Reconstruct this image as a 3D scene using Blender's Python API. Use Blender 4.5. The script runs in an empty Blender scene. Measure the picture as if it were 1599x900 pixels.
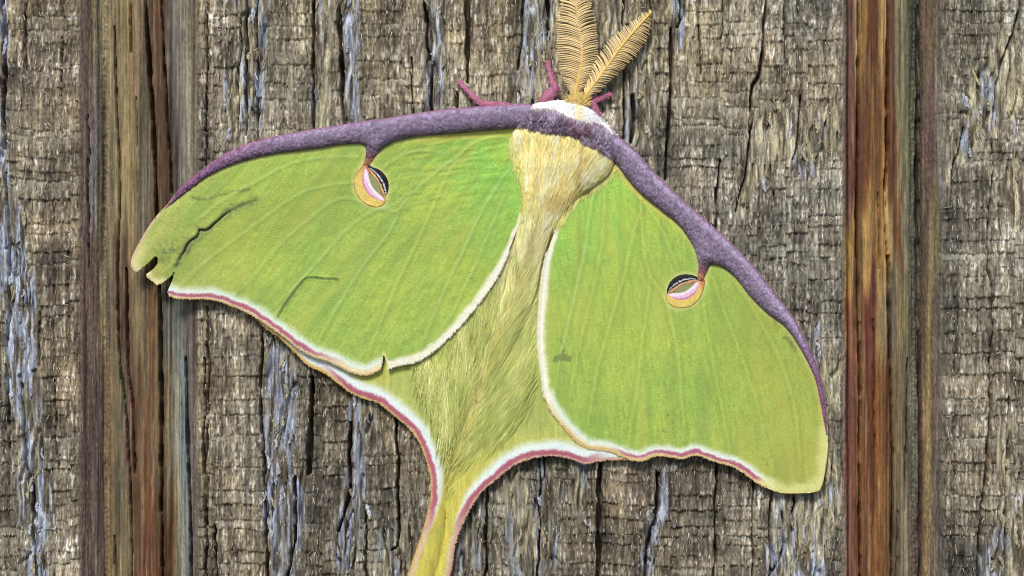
import bpy, math
import numpy as np

# ------------------------------------------------------------------ scale, camera, light
S = 1.0e-4                 # one drawing unit (u, v, h) is a tenth of a millimetre
D = 3000.0                 # lens to wood, in the same units
C = bpy.context.scene.collection
scn = bpy.context.scene

cam_d = bpy.data.cameras.new("camera")
cam = bpy.data.objects.new("camera", cam_d); C.objects.link(cam)
cam.location = (0, -D * S, 0); cam.rotation_euler = (math.radians(90), 0, 0)
cam_d.sensor_width = 36.0; cam_d.lens = 36.0 * D / 1599.0
cam_d.clip_start = 0.005; cam_d.clip_end = 50
scn.camera = cam

SUN_DIR = np.array([-0.25, -0.85, 0.90]); SUN_DIR /= np.linalg.norm(SUN_DIR)   # towards the light
w = bpy.data.worlds.new("World"); scn.world = w; w.use_nodes = True
nt = w.node_tree; bg = nt.nodes["Background"]
sky = nt.nodes.new("ShaderNodeTexSky"); sky.sky_type = 'NISHITA'; sky.sun_disc = False
sky.sun_elevation = math.asin(SUN_DIR[2]); sky.sun_rotation = math.atan2(SUN_DIR[0], SUN_DIR[1])
nt.links.new(sky.outputs[0], bg.inputs[0]); bg.inputs[1].default_value = 0.08
sd_ = bpy.data.lights.new("sun", 'SUN'); sd_.energy = 2.4; sd_.angle = math.radians(15); sd_.color = (1, 0.95, 0.88)
sun = bpy.data.objects.new("sun", sd_); C.objects.link(sun)
from mathutils import Vector
sun.rotation_euler = Vector(SUN_DIR.tolist()).to_track_quat('Z', 'Y').to_euler()
scn.view_settings.view_transform = 'Standard'; scn.view_settings.look = 'None'
scn.view_settings.gamma = 1; scn.view_settings.exposure = 0.54
scn.render.engine = 'CYCLES'; scn.cycles.filter_width = 1.05

# ------------------------------------------------------------------ maths helpers
rng = np.random.default_rng(7)

def lin(c, k=1.0):
    c = np.asarray(c, dtype=np.float64) / 255.0
    return np.clip(np.where(c <= 0.04045, c / 12.92, ((c + 0.055) / 1.055) ** 2.4) * k, 0, 0.92)

def hsh(i, j, seed):
    i = i.astype(np.int64) & 0xffffffff; j = j.astype(np.int64) & 0xffffffff
    x = (i * 374761393 + j * 668265263 + seed * 1274126177 + 12345) & 0xffffffff
    x = ((x ^ (x >> 13)) * 1274126177) & 0xffffffff
    x = ((x ^ (x >> 16)) * 2246822519) & 0xffffffff
    return ((x ^ (x >> 15)) & 0xffffff) / float(0xffffff)

def vn(x, y, seed=0):                      # value noise, -1..1
    x, y = np.broadcast_arrays(np.asarray(x, float), np.asarray(y, float))
    xi = np.floor(x); yi = np.floor(y); fx = x - xi; fy = y - yi
    fx = fx * fx * (3 - 2 * fx); fy = fy * fy * (3 - 2 * fy)
    a = hsh(xi, yi, seed); b = hsh(xi + 1, yi, seed); c = hsh(xi, yi + 1, seed); d = hsh(xi + 1, yi + 1, seed)
    return ((a * (1 - fx) + b * fx) * (1 - fy) + (c * (1 - fx) + d * fx) * fy) * 2 - 1

def fbm(x, y, seed=0, o=3):
    r = 0; a = 1.0; t = 0
    for k in range(o):
        r = r + a * vn(x * 2 ** k, y * 2 ** k, seed + 17 * k); t += a; a *= 0.5
    return r / t

def ss(a, b, x):
    t = np.clip((x - a) / (b - a), 0, 1); return t * t * (3 - 2 * t)

def mixc(c1, c2, t):
    t = np.asarray(t)[..., None]; return c1 * (1 - t) + c2 * t

def cr(pts, n=5):                          # Catmull-Rom through the points
    p = np.array(pts, float); q = np.vstack([2 * p[0] - p[1], p, 2 * p[-1] - p[-2]]); out = []
    for i in range(1, len(q) - 2):
        for t in np.arange(n) / n:
            a, b, c, d = q[i - 1], q[i], q[i + 1], q[i + 2]
            out.append(0.5 * (2 * b + (c - a) * t + (2 * a - 5 * b + 4 * c - d) * t * t + (3 * b - a - 3 * c + d) * t ** 3))
    out.append(p[-1]); return np.array(out)

def seg_dist(P, line, closed=False):
    """distance from points to a polyline, nearest point, and position along it (0..1)"""
    A = line if closed else line[:-1]
    B = np.roll(line, -1, 0) if closed else line[1:]
    ab = B - A; L2 = np.maximum((ab * ab).sum(1), 1e-9); L = np.sqrt(L2); cum = np.concatenate([[0], np.cumsum(L)]); tot = cum[-1]
    def brute(p, k):
        t = np.clip(((p[:, None] - A[k][None]) * ab[k][None]).sum(2) / L2[k][None], 0, 1)
        q = A[k][None] + ab[k][None] * t[..., None]; d2 = ((p[:, None] - q) ** 2).sum(2); m = d2.argmin(1); r = np.arange(len(m))
        return np.sqrt(d2[r, m]), q[r, m], (cum[k[m]] + t[r, m] * L[k[m]]) / tot
    allk = np.arange(len(A))
    if len(P) * len(A) < 60000: return brute(P, allk)
    dist = np.empty(len(P)); near = np.empty((len(P), 2)); along = np.empty(len(P)); T = 30.0
    key = np.floor(P[:, 0] / T).astype(np.int64) * 4096 + np.floor(P[:, 1] / T).astype(np.int64)
    order = np.argsort(key, kind='stable'); ks = key[order]; cut = np.concatenate([[0], np.nonzero(np.diff(ks))[0] + 1, [len(ks)]])
    for a, b in zip(cut[:-1], cut[1:]):
        ii = order[a:b]; p = P[ii]; c = (p.min(0) + p.max(0)) / 2; R = np.linalg.norm(p.max(0) - p.min(0)) / 2
        t = np.clip(((c - A) * ab).sum(1) / L2, 0, 1); dc = np.linalg.norm(c - (A + ab * t[:, None]), axis=1)
        dist[ii], near[ii], along[ii] = brute(p, allk[dc <= dc.min() + 2 * R + 1e-6])
    return dist, near, along

def inside(P, poly):
    x, y = P[:, 0], P[:, 1]; r = np.zeros(len(P), bool); j = len(poly) - 1
    for i in range(len(poly)):
        xi, yi = poly[i]; xj, yj = poly[j]
        if yi != yj:
            c = ((yi > y) != (yj > y)) & (x < (xj - xi) * (y - yi) / (yj - yi) + xi); r ^= c
        j = i
    return r

def world(u, v, h):
    f = 1 - h / D
    return np.stack([(u - 799.5) * S * f, -h * S, (450 - v) * S * f], -1)

# ------------------------------------------------------------------ mesh helpers
def mesh_obj(name, V, Q, col=None, mat=None, parent=None, smooth=True):
    me = bpy.data.meshes.new(name)
    V = np.asarray(V, np.float32); Q = np.asarray(Q, np.int32)
    k = Q.shape[1]
    me.vertices.add(len(V)); me.vertices.foreach_set("co", V.ravel())
    me.loops.add(Q.size); me.loops.foreach_set("vertex_index", Q.ravel())
    me.polygons.add(len(Q))
    me.polygons.foreach_set("loop_start", np.arange(0, Q.size, k, dtype=np.int32))
    me.polygons.foreach_set("use_smooth", np.full(len(Q), smooth))
    me.update(calc_edges=True); me.validate()
    if col is not None:
        a = me.attributes.new("Col", 'FLOAT_COLOR', 'POINT')
        c4 = np.ones((len(V), 4), np.float32); c4[:, :3] = col; a.data.foreach_set("color", c4.ravel())
    o = bpy.data.objects.new(name, me); C.objects.link(o)
    if mat: me.materials.append(mat)
    if parent: o.parent = parent
    return o

def relief(name, poly, hfn, cfn, sp, mat, parent, thick=None, base=None):
    """closed solid whose top is a fine relief over the outline poly (u, v); thick or a base height gives its underside"""
    u0, v0 = poly.min(0) - 2 * sp; u1, v1 = poly.max(0) + 2 * sp
    us = np.arange(u0, u1, sp); vs = np.arange(v0, v1, sp)
    U, Vv = np.meshgrid(us, vs); P = np.stack([U.ravel(), Vv.ravel()], 1)
    ins = inside(P, poly); d, near, _ = seg_dist(P, poly, True)
    nx, ny = len(us), len(vs); I = np.arange(nx * ny).reshape(ny, nx); m = ins.reshape(ny, nx)
    cell = m[:-1, :-1] | m[1:, :-1] | m[:-1, 1:] | m[1:, 1:]
    Q = np.stack([I[:-1, :-1][cell], I[1:, :-1][cell], I[1:, 1:][cell], I[:-1, 1:][cell]], 1)
    close = ins & (d < 0.35 * sp)
    P[~ins | close] = near[~ins | close]; d[~ins | close] = 0
    used = np.unique(Q); remap = np.full(nx * ny, -1); remap[used] = np.arange(len(used)); Q = remap[Q]; P = P[used]; d = d[used]
    h = hfn(P[:, 0], P[:, 1], d); c = cfn(P[:, 0], P[:, 1], d)
    hb = h - thick if base is None else np.minimum(np.full_like(h, base), h - 0.5)
    n = len(P)
    V = np.vstack([world(P[:, 0], P[:, 1], h), world(P[:, 0], P[:, 1], hb)])
    E = np.vstack([Q[:, [0, 1]], Q[:, [1, 2]], Q[:, [2, 3]], Q[:, [3, 0]]])
    key = E[:, 0].astype(np.int64) * n + E[:, 1]; rev = E[:, 1].astype(np.int64) * n + E[:, 0]
    b = E[~np.isin(key, rev)]
    side = np.stack([b[:, 1], b[:, 0], b[:, 0] + n, b[:, 1] + n], 1)
    return mesh_obj(name, V, np.vstack([Q, Q[:, ::-1] + n, side]), np.vstack([c, c]), mat, parent)

def tube(name, pts, rad, hts, colf, mat, parent, n=8, flat=1.0):
    """tapered tube through (u, v) points at heights hts"""
    p = cr(np.column_stack([pts, hts, rad]), 4); uv, h, r = p[:, :2], p[:, 2], np.maximum(p[:, 3], 0.15)
    t = np.gradient(uv, axis=0); t /= np.maximum(np.linalg.norm(t, axis=1, keepdims=True), 1e-6)
    nrm = np.stack([-t[:, 1], t[:, 0]], 1); a = np.arange(n) / n * 2 * math.pi
    U = uv[:, 0, None] + nrm[:, 0, None] * np.cos(a) * r[:, None]; Vv = uv[:, 1, None] + nrm[:, 1, None] * np.cos(a) * r[:, None]
    H = h[:, None] + np.sin(a) * r[:, None] * flat
    k = len(p); idx = np.arange(k * n).reshape(k, n); j = np.roll(idx, -1, 1)
    Q = np.stack([idx[:-1], j[:-1], j[1:], idx[1:]], -1).reshape(-1, 4)
    V = world(U.ravel(), Vv.ravel(), H.ravel())
    caps = np.vstack([V.reshape(k, n, 3)[0].mean(0), V.reshape(k, n, 3)[-1].mean(0)])
    cq = [[k * n, j[0, i], idx[0, i], k * n] for i in range(n)]
    V = np.vstack([V, caps]); c = colf(U.ravel(), Vv.ravel(), np.repeat(np.linspace(0, 1, k), n)); c = np.vstack([c, c[:1], c[-1:]])
    o = mesh_obj(name, V, Q, c, mat, parent)
    return o

def strands(name, P0, dirf, length, hf, lift, col, mat, parent, rad=0.7, steps=4, curl=0.0, tipc=None):
    """fine tapered hairs that start at P0 (u, v), follow a direction field and lie on the height hf"""
    N = len(P0); p = P0.copy().astype(float); pts = []; L = np.broadcast_to(length, (N,)); r1 = rng.normal(0, 1, N)
    jit = rng.normal(0, 1, (N, 2))
    for s in range(steps + 1):
        f = s / steps
        h = hf(p[:, 0], p[:, 1]) + lift * (0.15 + np.sin(f * math.pi * 0.8)) * (0.4 + 0.6 * np.abs(r1))
        pts.append(np.column_stack([p, h]))
        d = dirf(p[:, 0], p[:, 1]); a = curl * (jit[:, 0] + jit[:, 1] * f * 1.5)
        ca, sa = np.cos(a), np.sin(a); d = np.stack([d[:, 0] * ca - d[:, 1] * sa, d[:, 0] * sa + d[:, 1] * ca], 1)
        p = p + d * (L / steps)[:, None]
    T = np.stack(pts, 1)                                   # N, k, 3
    k = steps + 1; t = np.gradient(T[:, :, :2], axis=1); t /= np.maximum(np.linalg.norm(t, axis=2, keepdims=True), 1e-6)
    nr = np.stack([-t[..., 1], t[..., 0]], -1)
    rr = (rad * (1 - 0.85 * (np.arange(k) / steps) ** 1.5))[None, :, None]
    a = np.array([0.25, 2.89, 4.71])[None, None, :] + np.clip(rng.normal(0, 0.3, (N, 1, 1)), -0.7, 0.7)     # flattened hairs, each rolled a little
    U = T[..., 0:1] + nr[..., 0:1] * np.cos(a) * rr; Vv = T[..., 1:2] + nr[..., 1:2] * np.cos(a) * rr; H = T[..., 2:3] + np.sin(a) * rr * 0.7
    V = world(U.ravel(), Vv.ravel(), H.ravel())
    idx = np.arange(N * k * 3).reshape(N, k, 3); j = np.roll(idx, -1, 2)
    Q = np.stack([idx[:, :-1], j[:, :-1], j[:, 1:], idx[:, 1:]], -1).reshape(-1, 4)
    cc = np.repeat(col[:, None, :], k, 1)
    if tipc is not None:
        cc = mixc(cc, np.broadcast_to(tipc[:, None, :] if tipc.ndim == 2 else tipc, cc.shape), np.broadcast_to((np.arange(k) / steps)[None], (N, k)))
    o = mesh_obj(name, V, Q, np.repeat(cc.reshape(-1, 3), 3, 0), mat, parent, smooth=False)
    o["kind"] = "stuff"
    return o

def sample(poly, n):
    lo, hi = poly.min(0), poly.max(0); out = np.empty((0, 2))
    while len(out) < n:
        p = rng.uniform(lo, hi, (n * 3, 2)); out = np.vstack([out, p[inside(p, poly)]])
    return out[:n]

# ------------------------------------------------------------------ materials
def material(name, rough=0.7, grain=1.6, bump=0.4, var=0.18, stretch=(1, 1, 1), spec=0.3, sheen=0.0, sss=0.0):
    m = bpy.data.materials.new(name); m.use_nodes = True; n = m.node_tree.nodes; l = m.node_tree.links
    b = n["Principled BSDF"]; b.inputs["Roughness"].default_value = rough; b.inputs["Specular IOR Level"].default_value = spec
    b.inputs["Sheen Weight"].default_value = sheen
    at = n.new("ShaderNodeAttribute"); at.attribute_name = "Col"
    tc = n.new("ShaderNodeTexCoord"); mp = n.new("ShaderNodeMapping"); mp.inputs["Scale"].default_value = stretch
    l.new(tc.outputs["Object"], mp.inputs["Vector"])
    no = n.new("ShaderNodeTexNoise"); no.inputs["Scale"].default_value = 1.0 / (grain * S); no.inputs["Detail"].default_value = 3
    l.new(mp.outputs[0], no.inputs["Vector"])
    mr = n.new("ShaderNodeMapRange"); mr.inputs[1].default_value = 0.25; mr.inputs[2].default_value = 0.75
    mr.inputs[3].default_value = 1 - var; mr.inputs[4].default_value = 1 + var
    l.new(no.outputs["Fac"], mr.inputs[0])
    mx = n.new("ShaderNodeVectorMath"); mx.operation = 'SCALE'
    l.new(at.outputs["Color"], mx.inputs[0]); l.new(mr.outputs[0], mx.inputs["Scale"]); l.new(mx.outputs[0], b.inputs["Base Color"])
    if bump:
        bp = n.new("ShaderNodeBump"); bp.inputs["Strength"].default_value = 1.0; bp.inputs["Distance"].default_value = bump * S
        l.new(no.outputs["Fac"], bp.inputs["Height"]); l.new(bp.outputs[0], b.inputs["Normal"])
    return m

M_wood = material("weathered_wood", 0.85, 2.6, 2.6, 0.42, (1.3, 1, 0.30), 0.2)
M_groove = material("planed_wood", 0.6, 3.2, 0.7, 0.16, (1.4, 1, 0.06), 0.35)
M_wing = material("wing_scales", 0.75, 2.4, 0.6, 0.13, (1, 1, 1), 0.2, 0.1)
M_costa = material("purple_wing_scales", 0.7, 3.0, 1.6, 0.28, (1, 1, 1), 0.25, 0.15)
M_eye = material("eyespot_scales", 0.6, 2.0, 0.4, 0.08, (1, 1, 1), 0.3)
M_fur = material("moth_fur", 0.65, 6.0, 0.0, 0.06, (1, 1, 1), 0.25, 0.1)
M_body = material("moth_skin", 0.9, 3.0, 1.0, 0.2, (1, 1, 0.5), 0.1)
M_leg = material("moth_leg", 0.55, 4.0, 0.6, 0.2, (1, 1, 1), 0.35)
M_ant = material("antenna_chitin", 0.6, 4.0, 0.3, 0.12, (1, 1, 1), 0.3)

# ------------------------------------------------------------------ the wall of rough sawn boards
KW = 0.86
CRACKS = [  # points (u, v), half width, depth
    ([(324, -60), (323, 120), (321, 260), (325, 340)], 1.2, 9), ([(491, -60), (490, 100), (491, 220)], 1.9, 14),
    ([(536, -60), (530, 60), (534, 130), (536, 230)], 2.8, 16), ([(644, 90), (643, 200)], 1.5, 9),
    ([(664, -60), (666, 60), (674, 100), (675, 190)], 1.7, 12), ([(728, -60), (730, 60), (731, 128)], 3.2, 18),
    ([(713, 145), (713, 170)], 4, 14), ([(856, -60), (857, 55)], 2.6, 16), ([(974, -60), (974, 40)], 1.8, 12),
    ([(974, 105), (975, 150), (973, 215)], 1.8, 13), ([(990, 150), (990, 190), (985, 222)], 3.0, 16),
    ([(1063, -60), (1064, 20), (1057, 42)], 2.0, 12), ([(1048, 45), (1048, 120), (1045, 210), (1040, 280)], 2.9, 14),
    ([(1200, -60), (1193, 50), (1186, 112), (1176, 140), (1173, 200)], 2.2, 14), ([(1172, 205), (1166, 260), (1150, 330)], 1.6, 9),
    ([(1130, -20), (1127, 60)], 1.3, 7), ([(1092, 40), (1093, 115)], 1.6, 8), ([(1123, 250), (1118, 370)], 1.6, 9),
    ([(1250, 150), (1244, 220), (1238, 250)], 1.4, 9), ([(1016, -50), (1017, 50)], 1.3, 9), ([(816, -50), (817, 60), (810, 110)], 1.5, 8),
    ([(326, 480), (324, 600), (322, 700), (324, 960)], 1.7, 10), ([(408, 505), (408, 640), (412, 720), (416, 820), (418, 960)], 1.9, 13),
    ([(487, 590), (486, 650), (481, 740)], 4.0, 17), ([(461, 745), (462, 830), (452, 880), (448, 960)], 2.2, 14),
    ([(548, 660), (546, 760), (540, 800), (528, 830)], 2.1, 12), ([(620, 640), (620, 760), (620, 845), (610, 860)], 2.0, 14),
    ([(571, 800), (571, 960)], 1.5, 9), ([(760, 750), (760, 850), (754, 960)], 2.2, 13), ([(938, 715), (936, 800), (932, 960)], 3.4, 16),
    ([(852, 700), (851, 745)], 1.4, 8), ([(843, 700), (842, 830), (836, 960)], 1.3, 9), ([(1025, 740), (1026, 800), (1010, 850), (1008, 940)], 2.6, 13),
    ([(1118, 722), (1118, 860), (1114, 960)], 1.8, 10), ([(1176, 750), (1175, 960)], 1.3, 8), ([(1240, 775), (1236, 830)], 1.7, 9),
    ([(1222, 800), (1225, 850), (1204, 900)], 1.8, 9), ([(1205, 770), (1203, 900)], 1.8, 10),
    ([(1596, -60), (1590, 30), (1564, 100), (1553, 200), (1548, 300), (1545, 420), (1552, 500), (1547, 560)], 1.5, 11),
    ([(1547, 560), (1546, 640), (1540, 740), (1531, 840), (1528, 960)], 2.4, 14), ([(1562, 60), (1562, -50)], 1.2, 8),
    ([(1576, 620), (1572, 760), (1568, 960)], 1.3, 7), ([(1592, 560), (1590, 800)], 1.2, 6),
    ([(4, -60), (6, 150), (3, 230)], 3.0, 14), ([(11, 270), (14, 420), (12, 560), (14, 700)], 1.8, 12),
    ([(34, 600), (38, 700), (50, 760), (54, 840), (60, 960)], 2.0, 13), ([(84, 590), (90, 740)], 1.2, 8), ([(42, -60), (41, 110)], 1.3, 7),
    ([(98, 60), (97, 150)], 1.2, 7), ([(60, 470), (62, 560)], 1.0, 6), ([(334, 820), (340, 960)], 1.8, 10), ([(375, 30), (372, 200)], 1.3, 7),
    ([(385, -40), (383, 210)], 1.9, 12), ([(1505, 200), (1490, 260), (1484, 320)], 1.4, 6),
    ([(402, -60), (401, 60), (404, 215)], 1.3, 8), ([(1210, 300), (1212, 330)], 1.4, 6), ([(1228, -40), (1226, 110)], 1.3, 6),
    # joints in the planed grooves
    ([(176, 40), (179, 150), (184, 300), (181, 420), (184, 560), (194, 640), (201, 760), (204, 960)], 1.5, 9),
    ([(222, -60), (228, 60), (235, 160), (240, 260), (242, 360)], 2.4, 15), ([(242, 360), (247, 480), (249, 640), (249, 800)], 2.4, 14),
    ([(250, 790), (252, 960)], 1.6, 9), ([(248, -60), (252, 60), (258, 160), (266, 300)], 1.4, 8), ([(195, 420), (197, 560), (205, 640), (208, 740)], 1.6, 7),
    ([(200, -60), (202, 80)], 1.2, 6), ([(288, 560), (291, 700), (296, 820), (297, 960)], 2.2, 10), ([(318, 560), (319, 700), (322, 880)], 1.8, 9),
    ([(136, 180), (137, 420)], 1.0, 6), ([(176, 840), (178, 960)], 1.6, 8), ([(210, 150), (212, 300)], 0.9, 5),
    ([(1342, -60), (1343, 120), (1341, 260), (1341, 420), (1344, 560), (1345, 700), (1345, 960)], 2.0, 12),
    ([(1390, -60), (1388, 120), (1387, 240), (1384, 330), (1390, 420)], 1.9, 11), ([(1390, 400), (1391, 480), (1393, 560)], 2.6, 13),
    ([(1393, 560), (1397, 700), (1397, 800), (1394, 960)], 1.7, 11), ([(1421, 560), (1418, 700), (1417, 800)], 1.2, 7),
    ([(1438, -60), (1437, 120), (1436, 300), (1437, 520), (1441, 700), (1440, 960)], 2.6, 9), ([(1374, 300), (1376, 420)], 1.0, 5),
    ([(1366, 500), (1369, 700)], 0.9, 4), ([(1405, 800), (1403, 960)], 1.4, 7),
]
FIB = [  # weathered fibrous streaks: u, v centre, half width, half length, blue share
    (0, 120, 12, 200, .8), (150, 190, 9, 90, .5), (10, 380, 26, 70, .9), (30, 520, 30, 130, .85), (45, 700, 24, 120, .75), (60, 830, 26, 110, .8),
    (395, 60, 24, 150, .65), (362, 170, 18, 60, .35), (505, 60, 14, 180, .2), (545, 80, 16, 150, .8), (672, 90, 13, 150, .6), (690, 40, 8, 120, .5),
    (835, 60, 24, 130, .45), (858, 20, 8, 60, .6), (955, 60, 24, 110, .15), (1000, 120, 28, 90, .25), (995, 180, 20, 50, .5), (1055, 20, 18, 60, .6),
    (1165, 270, 16, 70, .2), (1240, 205, 50, 45, .12), (1260, 240, 30, 45, .5), (1195, 240, 18, 60, .1), (1300, 190, 14, 60, .1),
    (1515, 200, 22, 60, .4), (1540, 150, 30, 60, .45), (1580, 120, 24, 70, .2), (1590, 300, 22, 60, .1),
    (440, 640, 26, 120, .75), (430, 740, 22, 110, .7), (450, 850, 30, 110, .8), (560, 700, 14, 90, .9), (545, 820, 24, 70, .8), (575, 640, 24, 60, .3),
    (610, 870, 22, 50, .4), (690, 740, 20, 90, .4), (640, 850, 14, 60, .3), (730, 840, 26, 80, .6), (820, 860, 26, 80, .4), (850, 800, 24, 90, .5), (800, 770, 20, 60, .2),
    (1028, 780, 12, 60, .7), (1015, 860, 12, 60, .8), (905, 760, 14, 60, .5), (1245, 830, 50, 90, .45), (1290, 760, 22, 90, .1), (1300, 600, 16, 60, .2),
    (1570, 700, 14, 60, .1), (1585, 850, 28, 90, .2), (1560, 880, 26, 50, .8), (1480, 240, 10, 50, .3), (1230, 880, 40, 40, .6), (1275, 560, 14, 60, .6),
]
BASE_U = [-400, 116, 127, 140, 149, 155, 160, 166, 175, 225, 262, 268, 288, 299, 307, 316, 1311, 1321, 1326.5, 1335, 1395, 1420, 1428, 1440, 1450, 1464, 1477, 2000]
BASE_H = [0, 0, -3, -9, -8, -15, -19, -14, -13, -13, -14, -18, -15, -8, -3, 0, 0, -1.5, -14, -13, -14, -15, -21, -19, -13, -5, 0, 0]
RL = {
    0: [(118, 128, 112, 90), (125, 135, 112, 104), (135, 145, 120, 110), (143, 165, 148, 118), (150, 130, 120, 92), (160, 195, 175, 118), (172, 160, 140, 96), (180, 160, 142, 96), (195, 185, 162, 96), (205, 150, 118, 78), (215, 165, 142, 98), (225, 125, 105, 75), (232, 125, 82, 48), (245, 122, 78, 40), (255, 88, 55, 30), (262, 128, 118, 108), (275, 145, 140, 135), (290, 172, 168, 145), (298, 130, 120, 100), (312, 130, 115, 92)],
    300: [(118, 122, 104, 92), (135, 135, 112, 108), (141, 130, 130, 150), (150, 140, 128, 115), (158, 110, 100, 75), (166, 170, 150, 110), (178, 160, 140, 100), (186, 175, 155, 100), (200, 180, 155, 95), (210, 145, 125, 88), (222, 135, 125, 100), (232, 140, 130, 105), (240, 112, 78, 45), (258, 102, 66, 36), (268, 95, 80, 65), (276, 130, 128, 122), (292, 160, 156, 140), (302, 130, 118, 100), (312, 126, 112, 92)],
    480: [(120, 118, 98, 88), (135, 110, 88, 88), (150, 130, 104, 84), (158, 160, 140, 100), (164, 125, 115, 82), (175, 150, 125, 92), (182, 122, 84, 58), (194, 120, 86, 58), (205, 150, 126, 82), (220, 158, 135, 88), (230, 140, 100, 55), (240, 135, 90, 52), (248, 140, 130, 105), (262, 120, 124, 116), (275, 122, 136, 132), (290, 126, 116, 116), (300, 118, 108, 102), (312, 122, 108, 94)],
    650: [(120, 115, 98, 90), (140, 112, 92, 88), (157, 125, 100, 88), (166, 168, 132, 78), (176, 130, 115, 80), (186, 150, 140, 105), (193, 140, 102, 78), (202, 130, 88, 66), (212, 120, 70, 36), (222, 170, 140, 90), (230, 128, 72, 36), (242, 150, 125, 85), (252, 130, 90, 50), (262, 160, 150, 118), (272, 155, 162, 148), (282, 140, 160, 170), (290, 100, 108, 115), (298, 125, 115, 112), (312, 122, 112, 102)],
    900: [(125, 122, 100, 96), (145, 116, 98, 94), (157, 118, 98, 92), (165, 155, 125, 74), (173, 175, 142, 84), (182, 135, 120, 82), (195, 170, 152, 100), (205, 150, 128, 80), (211, 108, 64, 34), (225, 122, 68, 36), (238, 138, 84, 42), (250, 104, 58, 28), (262, 112, 66, 32), (272, 150, 128, 86), (281, 160, 165, 142), (288, 146, 160, 166), (294, 98, 100, 104), (302, 122, 112, 106), (316, 128, 118, 116)],
}
RR = {
    0: [(1310, 118, 106, 88), (1317, 142, 142, 130), (1325, 128, 90, 80), (1333, 132, 82, 68), (1340, 165, 142, 112), (1346, 178, 134, 62), (1352, 176, 128, 56), (1358, 112, 64, 30), (1371, 116, 64, 26), (1376, 190, 148, 82), (1387, 185, 148, 88), (1391, 105, 60, 36), (1399, 116, 78, 52), (1404, 130, 122, 90), (1414, 148, 144, 106), (1421, 128, 128, 96), (1427, 82, 88, 72), (1436, 72, 78, 62), (1443, 118, 96, 86), (1456, 152, 134, 102), (1466, 122, 106, 96), (1480, 118, 108, 94)],
    230: [(1310, 118, 108, 90), (1317, 142, 142, 132), (1325, 130, 84, 78), (1334, 128, 78, 62), (1341, 120, 74, 46), (1347, 120, 72, 34), (1358, 116, 66, 28), (1366, 165, 120, 58), (1374, 120, 70, 30), (1382, 170, 125, 62), (1389, 120, 70, 40), (1400, 110, 72, 40), (1406, 135, 128, 92), (1416, 150, 152, 112), (1423, 118, 122, 92), (1430, 90, 92, 74), (1438, 80, 80, 68), (1446, 128, 104, 92), (1458, 110, 88, 92), (1466, 130, 120, 122), (1480, 120, 110, 98)],
    380: [(1313, 148, 142, 138), (1325, 190, 148, 82), (1334, 200, 158, 84), (1341, 110, 70, 36), (1348, 180, 140, 76), (1358, 205, 160, 84), (1368, 182, 138, 72), (1378, 160, 120, 66), (1388, 195, 160, 96), (1397, 180, 150, 92), (1401, 108, 68, 32), (1412, 118, 78, 40), (1417, 168, 168, 138), (1422, 112, 116, 96), (1432, 104, 100, 88), (1440, 96, 82, 74), (1450, 130, 118, 90), (1460, 140, 124, 92), (1468, 118, 112, 106), (1480, 120, 112, 104)],
    500: [(1313, 142, 138, 135), (1325, 165, 108, 66), (1334, 150, 95, 68), (1341, 110, 68, 40), (1348, 160, 124, 78), (1356, 128, 60, 40), (1366, 122, 60, 40), (1374, 190, 162, 100), (1384, 150, 130, 92), (1392, 110, 100, 90), (1402, 138, 122, 84), (1414, 128, 116, 80), (1424, 112, 112, 96), (1434, 110, 98, 86), (1442, 96, 84, 72), (1452, 150, 132, 88), (1462, 112, 106, 102), (1480, 116, 108, 102)],
    640: [(1313, 140, 140, 136), (1325, 132, 78, 68), (1335, 138, 80, 60), (1344, 180, 136, 84), (1350, 122, 68, 34), (1365, 116, 62, 28), (1377, 160, 108, 50), (1386, 124, 72, 34), (1394, 110, 66, 36), (1401, 140, 124, 86), (1412, 120, 108, 78), (1420, 98, 92, 80), (1432, 138, 138, 118), (1440, 108, 88, 80), (1450, 168, 144, 98), (1460, 120, 106, 94), (1480, 112, 102, 106)],
    900: [(1313, 140, 142, 138), (1325, 142, 94, 74), (1340, 138, 84, 54), (1352, 128, 78, 42), (1368, 160, 106, 54), (1380, 148, 94, 48), (1392, 138, 98, 58), (1400, 108, 90, 64), (1412, 118, 112, 86), (1420, 150, 144, 118), (1430, 116, 98, 88), (1440, 92, 72, 68), (1450, 160, 136, 98), (1462, 120, 110, 104), (1480, 108, 98, 96)],
}

def ramp2(R, u, v):
    ks = sorted(R); cols = []
    for k in ks:
        a = np.array(R[k], float); cols.append(np.stack([np.interp(u, a[:, 0], a[:, i]) for i in (1, 2, 3)], -1))
    out = cols[0]
    for i in range(1, len(ks)):
        t = ss(ks[i - 1] + 0.25 * (ks[i] - ks[i - 1]), ks[i] - 0.25 * (ks[i] - ks[i - 1]), v)
        out = mixc(out, cols[i], t)
    return out

def grid_axis(a, b, fine):
    return np.concatenate([np.arange(a - 420, a, 12.0), np.arange(a, b, fine), np.arange(b, b + 420, 12.0)])

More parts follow.
